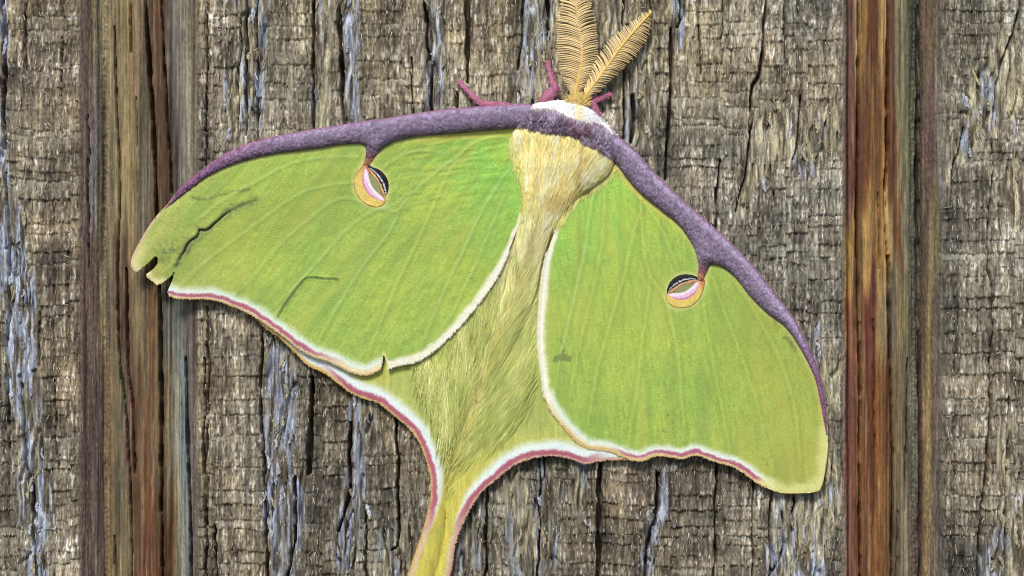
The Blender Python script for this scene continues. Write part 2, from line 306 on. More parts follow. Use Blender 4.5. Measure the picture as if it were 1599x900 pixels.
def wood_field():
    us = grid_axis(-16, 1616, 1.3); vs = grid_axis(-14, 914, 1.7)
    U, V = np.meshgrid(us, vs)
    # irregular saw bands
    edges = np.cumsum(np.random.default_rng(3).uniform(10, 42, 110)) - 520
    jump = 0
    colu = U + 3 * vn(U / 30, V / 90, 5)
    cidx = np.floor(colu / 21 + 0.9 * vn(colu / 33, 0 * V, 6))
    jump = (hsh(cidx, 0 * cidx, 21) - 0.5) * 2.4
    rag = 0.9 * vn(U / 2.6, V / 9, 8) + 0.9 * vn(U / 6.0, V / 14, 9)
    strip = np.floor(U / 95 + 0.6 * vn(U / 50, 0 * V, 27)); soff = 24 * (hsh(strip, 0 * strip, 28) - 0.5)
    vw = V + soff + 5 * fbm(U / 90, V / 140, 4) + jump + rag + 0.012 * (U - 800) * np.sin(V / 170)
    bi = np.searchsorted(edges, vw.ravel()).reshape(vw.shape); bi = np.clip(bi, 1, len(edges) - 1)
    lo, hi = edges[bi - 1], edges[bi]; f = (vw - lo) / (hi - lo)
    amp = (0.3 + 3.9 * hsh(bi, np.floor(U / 230 + 2 * vn(U / 150, 0 * V, 3)), 31) ** 1.5) * (0.55 + 0.6 * (vn(U / 45, V / 50, 33) + 0.6))
    amp = np.clip(amp, 0.3, 5)
    e2 = np.cumsum(np.random.default_rng(5).uniform(6, 17, 260)) - 520
    vw2 = V + 3 * fbm(U / 60, V / 90, 14) + (hsh(np.floor(colu / 13), 0 * V, 22) - 0.5) * 3 + rag
    b2 = np.clip(np.searchsorted(e2, vw2.ravel()).reshape(vw.shape), 1, len(e2) - 1); f2 = (vw2 - e2[b2 - 1]) / (e2[b2] - e2[b2 - 1])
    edge_on = ss(-0.1, 0.35, vn(U / 38, bi * 5.3, 25))
    saw = 0.62 * amp * (f ** 1.6 - 0.38) - 2.3 * edge_on * np.exp(-((vw - lo) / 1.2) ** 2) + 0.7 * (f2 ** 1.2 - 0.4) * (0.5 + hsh(b2, np.floor(colu / 60), 23))
    fib1 = 0.6 * vn(U / 2.2, V / 13 + bi * 3.7, 40) + 0.5 * vn(U / 2.0, V / 5, 37)
    fibre = 2.2 * fib1 + 1.4 * vn(U / 3.2, V / 110, 38) + 1.1 * vn(U / 4.6 + bi, V / 26, 41) + 0.9 * vn(U / 14, V / 40, 42)
    # short vertical cuts inside each band
    g = vn(U / 12 + 0.3 * vn(U / 20, V / 12, 44), bi * 0.37 + 0 * U, 43) ; cut = np.exp(-(g / 0.07) ** 2) * 1.3 * (hsh(bi, np.floor(U / 40), 47) > 0.5)
    tufts = np.clip(vn(U / 3.1, V / 4.2, 48), 0.35, 1) * 3.0 * ss(0.55, 1, f) * (vn(U / 28, V / 28, 49) > 0)
    rough = saw + fibre - cut + tufts
    # fibrous weathered streaks
    wz = np.zeros_like(U); blue = np.zeros_like(U)
    du = 5 * vn(U / 60, V / 60, 50) + 3 * vn(U / 20, V / 30, 51)
    for (cu, cv, hw, hl, bl) in FIB:
        q = ((U + du - cu) / hw) ** 2 + ((V + 12 * vn(U / 9, V / 40, 52) - cv) / hl) ** 4
        m = np.exp(-q ** 1.5 * 1.1); blue += m * bl; wz += m
    blue = blue / np.maximum(wz, 1e-3); m_f = ss(0.25, 0.85, wz + 0.45 * vn(U / 6, V / 40, 53) + 0.25 * vn(U / 2.6, V / 30, 46))
    wu = U + 2.4 * vn(U / 26, V / 34, 54) + 1.1 * vn(U / 9, V / 14, 55)
    rope = 2.6 * (1 - np.abs(vn(wu / 6.0, V / 60, 56)) * 2) + 2.4 * vn(wu / 2.4, V / 26, 57) + 2.6 * vn(wu / 15, V / 60, 58)
    gap = -9 * np.exp(-(vn(wu / 10, V / 70, 59) / 0.10) ** 2)
    fz = rope + gap * (vn(U / 40, V / 60, 60) > -0.2) - 0.5
    face = rough * (1 - m_f) + fz * m_f
    base = np.interp(U + 1.5 * vn(U * 0, V / 60, 61), BASE_U, BASE_H)
    # planed groove surface
    ing = np.maximum(ss(117, 130, U) * (1 - ss(302, 314, U)), ss(1311, 1319, U) * (1 - ss(1462, 1480, U)))
    gz = 1.6 * vn(U / 5, V / 260, 62) + 1.1 * vn(U / 2.2, V / 90, 63) + 0.6 * vn(U / 1.6, V / 18, 64)
    grit = np.exp(-((U - 161 - 4 * ss(300, 900, V)) / 6) ** 2) + np.exp(-((U - 1432) / 9) ** 2) + 0.5 * np.exp(-((U - 1317) / 6) ** 2) + 0.35 * np.exp(-((U - 296) / 8) ** 2)
    gz = gz + grit * (1.5 * vn(U / 2.2, V / 3.2, 65) + 1.0 * vn(U / 4, V / 9, 36))
    H = base + face * (1 - ing) + gz * ing
    P = np.stack([U.ravel(), V.ravel()], 1)
    for i, (pts, hw, dep) in enumerate(CRACKS):
        line = cr(pts, 4); lo, hi = line.min(0) - 14, line.max(0) + 14
        sel = (P[:, 0] > lo[0]) & (P[:, 0] < hi[0]) & (P[:, 1] > lo[1]) & (P[:, 1] < hi[1]); q = P[sel].copy()
        inset = 0.5 if hw > 2.6 else 1.0
        gr = 0.3 if (pts[0][0] < 300 and pts[0][0] > 150) or 1320 < pts[0][0] < 1445 else 1.0
        q[:, 0] += gr * (inset * 1.2 * vn(q[:, 0] * 0 + i, q[:, 1] / 12, 66) + 2.0 * vn(q[:, 0] * 0 + i, q[:, 1] / 38, 67))
        d, _, al = seg_dist(q, line); ww = hw * (0.75 + 0.5 * np.sqrt(np.sin(np.clip(al, 0.02, 0.98) * math.pi))) * (1 + 0.35 * vn(q[:, 0] * 0 + i, q[:, 1] / 16, 68))
        Hs = H.ravel()[sel]; Hs = Hs - 2.3 * dep * np.exp(-(d / (0.86 * ww)) ** 6) - 0.8 * np.exp(-(d / (ww * 3)) ** 2)
        H.ravel()[sel] = Hs
    face_hi = 4.6; H = np.where(H > face_hi, face_hi + (H - face_hi) * 0.25, H)
    # colours of the wood, with some shade painted in below the moth
    n1 = fbm(U / 140, V / 120, 70, 4); n2 = fbm(U / 7, V / 60, 71, 3); n3 = vn(U / 2.4, V / 16, 72); n4 = fbm(U / 40, V / 26, 74)
    warm = np.clip(0.5 + 0.9 * n1 - 0.35 * ss(900, 1300, U) + 0.25 * ss(500, 300, U), 0, 1)
    c = mixc(np.array([136, 133, 121.]) + 0 * U[..., None], np.array([146, 132, 108.]), warm)
    yel = ss(250, 0, V) * ss(330, 520, U) * (1 - ss(1100, 1250, U)); c = mixc(c, np.array([166, 154, 122.]), yel * 0.7)
    c = mixc(c, np.array([108, 98, 88.]), 0.6 * ss(0.05, 0.5, fbm(U / 50, V / 60, 75)))
    c = mixc(c, np.array([94, 82, 66.]), 0.55 * ss(0.1, 0.7, vn(U / 2.4 + 7, V / 12 + bi * 2.3, 88)) * 1.3); c = mixc(c, np.array([226, 221, 206.]), 0.75 * ss(0.2, 0.8, fib1 + 0.35 * vn(U / 14, V / 14, 89)))
    c = c * (1 + 0.16 * n2 + 0.24 * n3 + 0.15 * n4 + 0.08 * (hsh(bi, cidx, 73) - 0.5))[..., None]
    c = c * (1 + 0.22 * vn(U / 5, V / 240, 91) + 0.16 * vn(U / 26, V / 300, 92) + 0.34 * fbm(U / 80, V / 60, 93))[..., None]
    bands = (hsh(bi, 0 * bi, 76) > 0.5) * ss(0.0, .4, vn(U / 90, V / 40, 77)); c = mixc(c, np.array([206, 202, 184.]), 0.6 * bands * (1 - f) ** 2)
    bl = np.clip(blue + 0.8 * fbm(U / 8, V / 70, 78), 0, 1)
    cf = mixc(np.array([184, 176, 146.]) + 0 * U[..., None], np.array([172, 181, 200.]), ss(0.35, 0.75, bl))
    cf = mixc(cf, np.array([108, 98, 84.]), 0.9 * ss(-0.1, 0.3, vn(wu / 4.2, V / 46, 79)))
    cf = mixc(cf, np.array([222, 224, 220.]), 0.5 * ss(0.3, 0.8, vn(wu / 2.6, V / 26, 57)))
    cf = cf * (1 + 0.2 * n3 + 0.2 * vn(wu / 3.3, V / 30, 80))[..., None]
    c = mixc(c, cf, m_f) * (1 - 0.10 * ss(420, 640, V) * ss(300, 420, U) * ss(1250, 1100, U))[..., None]  # wood darkened in the lower middle as painted shade under the wings
    ug = U + 3.5 * vn(U / 30, V / 120, 81) + 1.4 * vn(U / 8, V / 60, 82)
    cg = np.where((U < 800)[..., None], ramp2(RL, ug, V + 50 * vn(U / 5, V / 200, 83)), ramp2(RR, ug, V + 50 * vn(U / 7, V / 200, 84)))
    cg = mixc(cg, cg.mean(-1, keepdims=True) + 0 * cg, 0.08 + 0 * U); cg = mixc(cg, cg.mean(-1, keepdims=True) + 0 * cg, 0.26 * (U < 800) + 0.10 * (U > 800)) * np.array([1.03, 1.0, 0.94]) * (0.84 + 0.05 * (U > 800))[..., None]; cg = mixc(cg, np.array([206, 196, 168.]), 0.30 * ss(0.45, 0.9, vn(U / 2.1, V / 110, 90)))
    cg = cg * (1 + 0.19 * vn(U / 1.9, V / 130, 85) + 0.15 * vn(U / 1.7, V / 18, 86) + 0.10 * vn(U / 1.6, V / 4, 95) + 0.14 * vn(U / 4.5, V / 240, 87))[..., None]
    c = mixc(c, cg, ing)
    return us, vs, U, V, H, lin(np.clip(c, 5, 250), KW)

def wood_wall():
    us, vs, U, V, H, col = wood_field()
    wall = bpy.data.objects.new("board_wall", None); C.objects.link(wall)
    wall["label"] = "weathered rough sawn wooden board wall with two smooth brown grooves behind the moth"
    wall["category"] = "wall"
    cuts = [0, 152.5, 300.5, 1325.8, 1439, 1e9]; ix = [0] + [int(np.searchsorted(us, c)) for c in cuts[1:4 + 1]] + [len(us) - 1]
    info = [("plank", "grey brown rough sawn board with blue flaking streak", M_wood), ("groove_strip", "smooth tan and brown strip with a long split", M_groove),
            ("plank", "wide rough sawn board that the moth rests on", M_wood), ("groove_strip", "smooth reddish brown strip with golden streaks", M_groove),
            ("plank", "greyish rough sawn board with one long crack", M_wood)]
    for k, (nm, lb, mt) in enumerate(info):
        a, b = ix[k], ix[k + 1] + 1
        u, v, h, c = U[:, a:b], V[:, a:b], H[:, a:b], col[:, a:b]
        ny, nx = u.shape; I = np.arange(nx * ny).reshape(ny, nx)
        Q = np.stack([I[:-1, :-1], I[1:, :-1], I[1:, 1:], I[:-1, 1:]], -1).reshape(-1, 4)
        W = world_flat(u.ravel(), v.ravel(), h.ravel())
        per = np.concatenate([I[0, :], I[1:, -1], I[-1, -2::-1], I[-2:0:-1, 0]])
        sk = W[per].copy(); sk[:, 1] = 60 * S; mid = sk.mean(0); sk[:, 0] += np.where(sk[:, 0] > mid[0], -0.6, 0.6) * S
        n0 = len(W); k2 = np.arange(len(per)); kn = (k2 + 1) % len(per)
        side = np.stack([per[k2], per[kn], n0 + kn, n0 + k2], 1)
        corners = [n0 + 0, n0 + nx - 1, n0 + nx - 1 + ny - 1, n0 + 2 * (nx - 1) + ny - 1]
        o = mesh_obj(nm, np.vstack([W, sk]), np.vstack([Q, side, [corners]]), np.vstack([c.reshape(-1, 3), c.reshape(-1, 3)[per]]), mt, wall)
        o["label"] = lb
    # flakes of weathered wood curling off the fibrous streaks
    g = np.random.default_rng(23); pls = [c for c in wall.children if c.name.startswith("plank")]
    wts = np.array([f[2] * f[3] * (1 + f[4]) for f in FIB]); made = 0
    while made < 230:
        cu, cv, hw, hl, bl = FIB[g.choice(len(FIB), p=wts / wts.sum())]; fu = cu + g.normal(0, hw * 0.55); fv = cv + g.uniform(-hl, hl) * 0.95
        if not (-12 < fu < 112 or 322 < fu < 1306 or 1484 < fu < 1610) or not -12 < fv < 912: continue
        ln, wd = g.uniform(6, 17), g.uniform(1.2, 3.2); an = g.normal(0, 0.16); tl = g.normal(0, 0.10); m = 9
        tt = np.linspace(-1, 1, m); half = wd * np.sqrt(np.clip(1 - np.abs(tt) ** 3.4, 0.12, 1)); bend = g.normal(0, 2.0) * tt ** 2
        lf = -half * g.uniform(0.5, 1.3, m) + bend; rt = half * g.uniform(0.5, 1.3, m) + bend; mid = (lf + rt) / 2 + g.normal(0, 0.4, m)
        h0 = H[min(max(int(np.searchsorted(vs, fv)), 0), len(vs) - 1), min(max(int(np.searchsorted(us, fu)), 0), len(us) - 1)]
        h0 = max(h0, -2.0); rows = []
        for x, dz in ((lf, 0.2), (mid, 1.3 + g.uniform(0, 0.9)), (rt, 0.4), (rt * 0.9, -3), (lf * 0.9, -3)):
            uu = fu + x * math.cos(an) - tt * ln * math.sin(an); vv = fv + x * math.sin(an) + tt * ln * math.cos(an)
            rows.append(world_flat(uu, vv, h0 + dz + 1.0 + tt * ln * tl + g.normal(0, 0.15, m)))
        W = np.stack(rows, 1); idx = np.arange(m * 5).reshape(m, 5); jj = np.roll(idx, -1, 1)
        Q = np.stack([idx[:-1], jj[:-1], jj[1:], idx[1:]], -1).reshape(-1, 4)
        k = g.uniform(); base = np.array([190, 197, 210.]) if k < bl * 0.75 else (np.array([190, 180, 146.]) if k < 0.8 else np.array([126, 114, 94.]))
        cc = base * g.uniform(0.78, 1.08); cc = np.clip(cc * (1 + g.normal(0, 0.13, (m * 5, 1))), 20, 245)
        mesh_obj("flake", W.reshape(-1, 3), Q, lin(cc, KW), M_wood, pls[0] if fu < 150 else (pls[1] if fu < 1320 else pls[2]), smooth=False); made += 1
    # loose fibres and splinters standing off the sawn faces
    g = np.random.default_rng(11)
    for pl, (a, b) in zip([c for c in wall.children if c.name.startswith("plank")], ((-10, 118), (316, 1312), (1480, 1608))):
        n = int((b - a) * 5.2); cand = np.column_stack([g.uniform(a, b, n * 3), g.uniform(-8, 908, n * 3)])
        keep = (fbm(cand[:, 0] / 38, cand[:, 1] / 16, 94) > g.uniform(-0.35, 0.55, n * 3)); p = cand[keep][:n]
        iu = lambda q: np.clip(np.searchsorted(us, q), 0, len(us) - 1); iv = lambda q: np.clip(np.searchsorted(vs, q), 0, len(vs) - 1)
        hh = lambda uu, vv: H[iv(vv), iu(uu)]
        ang = g.normal(0, 0.28, len(p)); ang = np.where(g.uniform(0, 1, len(p)) < 0.10, g.normal(0, 1.1, len(p)), ang)
        dv = np.stack([np.sin(ang), np.cos(ang)], 1)
        cc = mixc(np.array([196, 190, 170.]) + np.zeros((len(p), 3)), np.array([120, 106, 88.]), g.uniform(0, 1, len(p)) ** 1.5) * g.uniform(0.85, 1.12, (len(p), 1))
        h0 = hh(p[:, 0], p[:, 1])
        o = strands("wood_fibres", p, lambda uu, vv: dv, g.uniform(4, 12, len(p)), lambda uu, vv: np.maximum(h0, hh(uu, vv)), 0.9, lin(cc, 0.9), M_wood, pl, 0.75, 3, 0.12)
    return wall

def world_flat(u, v, h):
    return np.stack([(u - 799.5) * S, -h * S, (450 - v) * S], -1)

wood_wall()

# ------------------------------------------------------------------ the moth: outlines
KM = 0.95
COSTA_L_UP = cr([(836, 165), (818, 162), (800, 163), (750, 166), (700, 170), (650, 177), (600, 185), (550, 192), (500, 200), (450, 209), (400, 220), (366, 233), (333, 252), (300, 277), (277, 298), (263, 317), (247, 334)])
COSTA_L_LO = cr([(247, 337), (268, 320), (290, 302), (312, 285), (333, 272), (367, 257), (400, 247.5), (433, 241), (483, 235), (533, 227.5), (560, 226), (568, 229)])
STALK_L = cr([(568, 229), (570, 236), (568, 248), (563, 260)]); STALK_L2 = cr([(577, 262), (586, 249), (594, 238), (604, 229), (617, 222)])
COSTA_L_LO2 = cr([(617, 222), (650, 215), (700, 211), (733, 208), (765, 205), (800, 202), (820, 199), (838, 203)])
COSTA_L = np.vstack([COSTA_L_UP, COSTA_L_LO, STALK_L, STALK_L2, COSTA_L_LO2])

TIP_L = cr([(247, 334), (230, 357), (213, 387), (205, 405), (205, 417), (212, 427)])
FLAP = np.array([(224, 417), (233, 410), (244, 399), (246.5, 404), (246, 412), (240, 420), (228, 429), (229, 433), (238, 440), (245, 446), (254, 442), (266, 433), (272, 424), (276, 416), (277, 417), (273, 428), (268, 440), (261, 457), (264, 462)])
OUT_L = cr([(264, 462), (277, 466), (300, 467), (320, 467), (340, 470), (367, 480), (385, 488), (403, 498), (420, 510), (435, 520), (452, 533), (468, 546), (487, 556), (505, 562), (527, 571), (547, 581), (567, 586), (583, 583), (595, 576)])
NOTCH_L = np.array([(598, 563), (599, 551), (602, 562), (606, 576)])
INN_L = cr([(606, 576), (620, 571), (633, 568), (653, 563), (683, 543), (717, 510), (750, 470), (773, 437), (790, 403), (802, 373), (813, 345), (820, 310), (823, 280), (822, 245), (830, 215), (838, 203)])
INN_L = INN_L
FORE_L = np.vstack([COSTA_L_UP + np.linspace(1, 0, len(COSTA_L_UP))[:, None] * [0, 6], TIP_L, FLAP, OUT_L, NOTCH_L, INN_L])

COSTA_R_UP = cr([(925, 196), (942, 192), (957, 207), (987, 230), (1017, 263), (1050, 297), (1083, 327), (1117, 357), (1150, 387), (1177, 417), (1200, 445), (1220, 470), (1240, 497), (1257, 527), (1272, 560), (1284, 597), (1290, 633), (1293, 680)])
COSTA_R_LO = cr([(1291, 684), (1287, 667), (1281, 633), (1274, 600), (1267, 580), (1250, 547), (1227, 513), (1200, 492), (1173, 466), (1150, 437), (1132, 421), (1117, 415), (1110, 415)])
STALK_R = cr([(1110, 415), (1106, 424), (1102, 434), (1100, 442)]); STALK_R2 = cr([(1089, 440), (1088, 428), (1089.5, 415), (1087, 400)])
COSTA_R_LO2 = cr([(1087, 400), (1083, 388), (1077, 377), (1060, 353), (1033, 330), (1000, 303), (977, 277), (960, 254), (940, 240), (920, 228)])
COSTA_R = np.vstack([COSTA_R_UP, COSTA_R_LO, STALK_R, STALK_R2, COSTA_R_LO2])
TIP_R = cr([(1293, 680), (1293, 700), (1289, 733), (1284, 757), (1276, 768), (1250, 771), (1227, 771), (1210, 768), (1197, 762)])
OUT_R = cr([(1197, 762), (1183, 755), (1167, 743), (1147, 730), (1127, 724), (1107, 718), (1096, 713), (1088, 711), (1078, 713), (1063, 717), (1048, 714), (1033, 712), (1020, 713), (1007, 719), (992, 720), (973, 714), (953, 706), (935, 703), (917, 700), (897, 688), (880, 668), (860, 643), (850, 620)])
INN_R = cr([(850, 620), (846, 590), (840, 533), (842, 483), (847, 433), (853, 400), (867, 360), (883, 330), (903, 307), (908, 285), (905, 255), (915, 235)])
FORE_R = np.vstack([COSTA_R_UP + np.linspace(1, 0, len(COSTA_R_UP))[:, None] * [-4, 4], TIP_R, OUT_R, INN_R])

HL_OUT = cr([(380, 470), (410, 508), (437, 528), (460, 550), (480, 570), (507, 583), (530, 600), (547, 613), (567, 622), (590, 629), (613, 647), (637, 667), (655, 692), (667, 723), (673, 750), (672, 783), (663, 820), (650, 860), (637, 898), (615, 950), (585, 1010)])
HL_IN = cr([(640, 1012), (668, 950), (684, 890), (693, 840), (697, 790), (704, 735), (722, 680), (745, 615), (765, 560), (790, 480), (812, 400), (820, 330), (790, 290), (700, 300)])
HIND_L = np.vstack([HL_OUT, HL_IN, [(560, 340), (450, 400)]])
HR_OUT = cr([(640, 1030), (668, 980), (690, 940), (702, 898), (707, 873), (710, 853), (720, 823), (733, 797), (753, 767), (773, 750), (800, 728), (820, 719), (843, 713), (867, 712), (887, 715), (913, 724), (933, 720), (960, 718), (985, 716), (1010, 700), (1060, 660)])
HR_IN = cr([(840, 320), (822, 400), (798, 480), (772, 555), (750, 605), (725, 665), (706, 725), (698, 775), (694, 830), (684, 885), (664, 945), (636, 1005)])
HIND_R = np.vstack([HR_OUT, [(1040, 560), (960, 400), (900, 330)], HR_IN])
CREASE = cr([(820, 400), (795, 480), (769, 555), (747, 610), (722, 672), (704, 730), (697, 780), (693, 835), (683, 888), (662, 950), (630, 1020)])

BODY = np.vstack([cr([(812, 180), (822, 170), (840, 160), (860, 157), (884, 157), (900, 159), (916, 166), (929, 175), (940, 187), (951, 197), (960, 210), (965, 228), (964, 245), (957, 262), (947, 279), (930, 293), (908, 308), (888, 328), (872, 353), (860, 377), (850, 405), (844, 435), (833, 470), (815, 515), (790, 560), (768, 598), (752, 625), (743, 626)], 3),
                  cr([(743, 620), (752, 575), (765, 530), (778, 490), (790, 450), (795, 420), (801, 390), (807, 360), (811, 330), (812, 300), (810, 270), (808, 240), (801, 215), (803, 198)], 3)])
BAND_MID = cr([(815, 183), (840, 184), (868, 189), (892, 196), (912, 206), (935, 212), (958, 228)])

EYE_L = cr([(567, 258), (563, 263), (557, 271), (553, 281), (553, 293), (556, 302), (561, 310), (568, 317), (576, 321.5), (587, 324), (597, 321.5), (602, 314), (601.5, 307), (605.5, 300), (607, 289), (604.5, 279), (599, 271), (591, 264.5), (581, 261), (577, 258), (567, 258)], 3)
EYE_R = cr([(1090, 433), (1080, 429.5), (1068, 428.5), (1056, 432), (1046.5, 440.5), (1042, 451), (1041, 459), (1039.5, 464), (1043, 473), (1052, 479.5), (1065, 481.5), (1080, 478), (1092, 467), (1098, 455), (1100.5, 443), (1100, 437), (1090, 434)], 3)

VEINS_L = [cr(p) for p in [
    [(803, 252), (775, 293), (750, 335), (722, 395), (700, 440), (680, 487), (660, 533), (655, 555)],
    [(800, 214), (760, 216), (725, 235), (693, 285), (660, 360), (633, 415), (608, 470), (588, 520), (572, 563)],
    [(725, 235), (680, 270), (633, 313), (607, 363), (573, 407), (540, 457), (515, 500), (497, 535)],
    [(620, 330), (583, 330), (540, 360), (507, 397), (467, 440), (430, 478)],
    [(640, 300), (600, 325), (533, 310), (477, 347), (433, 387), (400, 427), (368, 460)],
    [(555, 285), (510, 290), (467, 303), (417, 337), (370, 372), (320, 410), (285, 445)],
    [(560, 245), (500, 246), (450, 258), (400, 284), (350, 312), (300, 350)],
    [(700, 240), (650, 236), (615, 250), (600, 262)],
    [(790, 300), (765, 360), (735, 430), (700, 500), (672, 540)]]]
VEINS_R = [cr(p) for p in [
    [(935, 290), (923, 320), (913, 393), (900, 450), (887, 507), (873, 567), (866, 620)],
    [(962, 262), (990, 290), (1002, 320), (987, 373), (977, 423), (960, 480), (947, 527), (933, 577), (922, 640), (915, 690)],
    [(1000, 310), (1003, 360), (1007, 400), (1015, 433), (1010, 487), (1002, 540), (997, 593), (988, 650), (980, 700)],
    [(1015, 433), (1037, 463), (1048, 500), (1058, 550), (1063, 600), (1070, 690)],
    [(1098, 470), (1107, 527), (1117, 583), (1128, 640), (1140, 710)],
    [(1113, 433), (1127, 477), (1147, 527), (1167, 583), (1187, 650), (1207, 740)],
    [(1150, 445), (1180, 490), (1212, 550), (1237, 620), (1248, 700), (1250, 750)],
    [(1000, 310), (1025, 345), (1045, 385), (1060, 425)],
    [(945, 300), (940, 380), (925, 460), (905, 540), (890, 620)]]]
TEAR = cr([(400, 313), (372, 324), (351, 336), (335, 350), (323, 360), (312, 360), (309, 369), (295, 379), (289, 391), (283, 401), (277, 414)], 3)
CREASE2 = cr([(527, 437), (505, 436), (483, 434), (473, 440), (457, 460), (443, 480), (434, 495)], 3)

# ------------------------------------------------------------------ heights
def h_foreL(u, v, d=None):
    P = np.stack([u, v], 1)
    h = 17 + 3.5 * ss(250, 800, u) + 3.0 * np.sin((u - 250) / 600 * math.pi) + 1.0 * vn(u / 90, v / 70, 101) + 0.25 * vn(u / 14, v / 9, 111)
    h = h + 0.55 * along_noise(u, v, -0.15, 24, 4.2, 113) * ss(560, 700, u) * ss(330, 260, v - (800 - u) * 0.3)
    for i, ln in enumerate(VEINS_L):
        dd = seg_dist(P, ln)[0]; h = h + 0.4 * np.exp(-(dd / 2.6) ** 2) - 0.15 * np.exp(-((dd - 7) / 5) ** 2)
    if d is not None:
        h = h - 0.5 * np.exp(-d / 4.0)
        dt, _, al = seg_dist(P, TEAR); h = h - 6 * np.exp(-((dt + 0.5 * vn(u / 3, v / 3, 104)) / 0.95) ** 4) * ss(0.18, 0.42, al) * ss(1.0, 0.85, al) - 1.2 * np.exp(-(dt / 3) ** 2)
        h = h + 0.7 * np.exp(-((dt - 4) / 3) ** 2) * ss(.3, .5, al) * (v < np.interp(u, [276, 335, 400], [414, 352, 313]))
        dc = seg_dist(P, CREASE2)[0]; h = h + 0.5 * np.exp(-((dc - 3) / 2) ** 2) - 0.9 * np.exp(-(dc / 1.5) ** 2)
        h = h - 2.5 * np.exp(-(((u - 235) / 16) ** 2 + ((v - 440) / 12) ** 2)) + 1.0 * vn(u / 9, v / 9, 103) * np.exp(-(((u - 258) / 22) ** 2 + ((v - 395) / 22) ** 2))
    return h

def h_foreR(u, v, d=None, wr=True):
    P = np.stack([u, v], 1); h = 21 - 4.5 * ss(300, 760, v) + 2.0 * np.sin((v - 250) / 500 * math.pi) + 1.0 * vn(u / 80, v / 90, 102) + 0.25 * vn(u / 9, v / 14, 112)
    h = h + 0.5 * along_noise(u, v, 1.0, 20, 4.2, 114) * ss(965, 1000, u) * ss(480, 380, v)
    for ln in VEINS_R:
        dd = seg_dist(P, ln)[0]; h = h + 0.4 * np.exp(-(dd / 2.6) ** 2) - 0.15 * np.exp(-((dd - 7) / 5) ** 2)
    if d is not None: h = h - 0.5 * np.exp(-d / 4.0)
    return h

def h_hind(u, v, d=None):
    P = np.stack([u, v], 1); dc = seg_dist(P, CREASE)[0]; k = ss(880, 560, v)
    h = 6 + 8.0 * (1 - np.exp(-dc / (8 + 14 * k))) + 0.9 * vn(u / 40, v / 60, 105)
    h = h + 0.35 * vn(u / 4.0, v / 40, 106)
    if d is not None: h = h - 1.8 * np.exp(-d / 5)
    return h

def h_body(u, v, d=None):
    P = np.stack([u, v], 1)
    if d is None: d = np.where(inside(P, BODY), seg_dist(P, BODY, True)[0], 0)
    wdt = np.interp(v, [150, 190, 230, 290, 330, 420, 520, 620], [24, 36, 60, 50, 27, 19, 17, 8])
    top = np.interp(v, [150, 180, 210, 260, 300, 340, 420, 520, 620], [14, 21, 21, 22, 18, 12, 8, 6, 1])
    r = 1 - np.clip(d / wdt, 0, 1); h = np.interp(v, [300, 400, 620], [18, 14, 11]) + top * np.sqrt(np.clip(1 - r * r, 0, 1))
    db = seg_dist(P, BAND_MID)[0]; h = h + 6 * np.exp(-(db / 13) ** 2) * ss(0, 8, d)
    return h + 1.0 * vn(u / 9, v / 22, 107)

def h_over(u, v):                       # top surface that long hair lies on
    P = np.stack([u, v], 1)
    h = h_hind(u, v)
    b = inside(P, BODY); h = np.where(b, np.maximum(h, h_body(u, v)), h)
    l = inside(P, FORE_L); h = np.where(l, np.maximum(h, h_foreL(u, v)), h)
    r = inside(P, FORE_R); h = np.where(r, np.maximum(h, h_foreR(u, v)), h)
    return h

# ------------------------------------------------------------------ colours (of the scales themselves)
def along_noise(u, v, ang, a, b, seed):
    c, s = math.cos(ang), math.sin(ang); return vn((u * c + v * s) / a, (-u * s + v * c) / b, seed)

def band(c, col, d, d0, d1, soft, amt=1.0):
    m = ss(d0 - soft, d0 + soft, d) * (1 - ss(d1 - soft, d1 + soft, d)); return mixc(c, np.array(col, float), m * amt)

def green_wing(u, v, base, root, ang, seed):
    r = np.hypot(u - root[0], v - root[1])
    c = np.array([166, 192, 90.]) + np.zeros((len(u), 3))
    c = mixc(c, np.array([148, 207, 94.]), ss(190, 20, r + 40 * fbm(u / 70, v / 70, seed)))
    c = mixc(c, np.array([178, 186, 100.]), ss(380, 600, r))
    n = fbm(u / 60, v / 60, seed + 1, 4); c = mixc(c, np.array([190, 206, 86.]), 0.35 * ss(0.05, 0.5, n)); c = mixc(c, np.array([148, 182, 88.]), 0.35 * ss(-0.05, -0.5, n))
    st = along_noise(u, v, ang, 16, 2.6, seed + 5) + 0.6 * along_noise(u, v, ang + 0.3, 7, 1.6, seed + 6)
    c = c * (1 + 0.05 * st + 0.06 * vn(u / 1.9, v / 1.9, seed + 7))[:, None]
    c = mixc(c, np.array([188, 196, 96.]), 0.45 * ss(0.05, 0.7, along_noise(u, v, ang, 120, 17, seed + 11))); c = mixc(c, np.array([136, 168, 84.]), 0.42 * ss(0.1, 0.75, along_noise(u, v, ang + 0.1, 130, 13, seed + 12)))
    sp = ss(0.45, 0.75, fbm(u / 7, v / 5, seed + 8, 3)) * ss(0.0, 0.4, fbm(u / 80, v / 80, seed + 9)); c = mixc(c, np.array([104, 116, 72.]), 0.6 * sp)
    return c

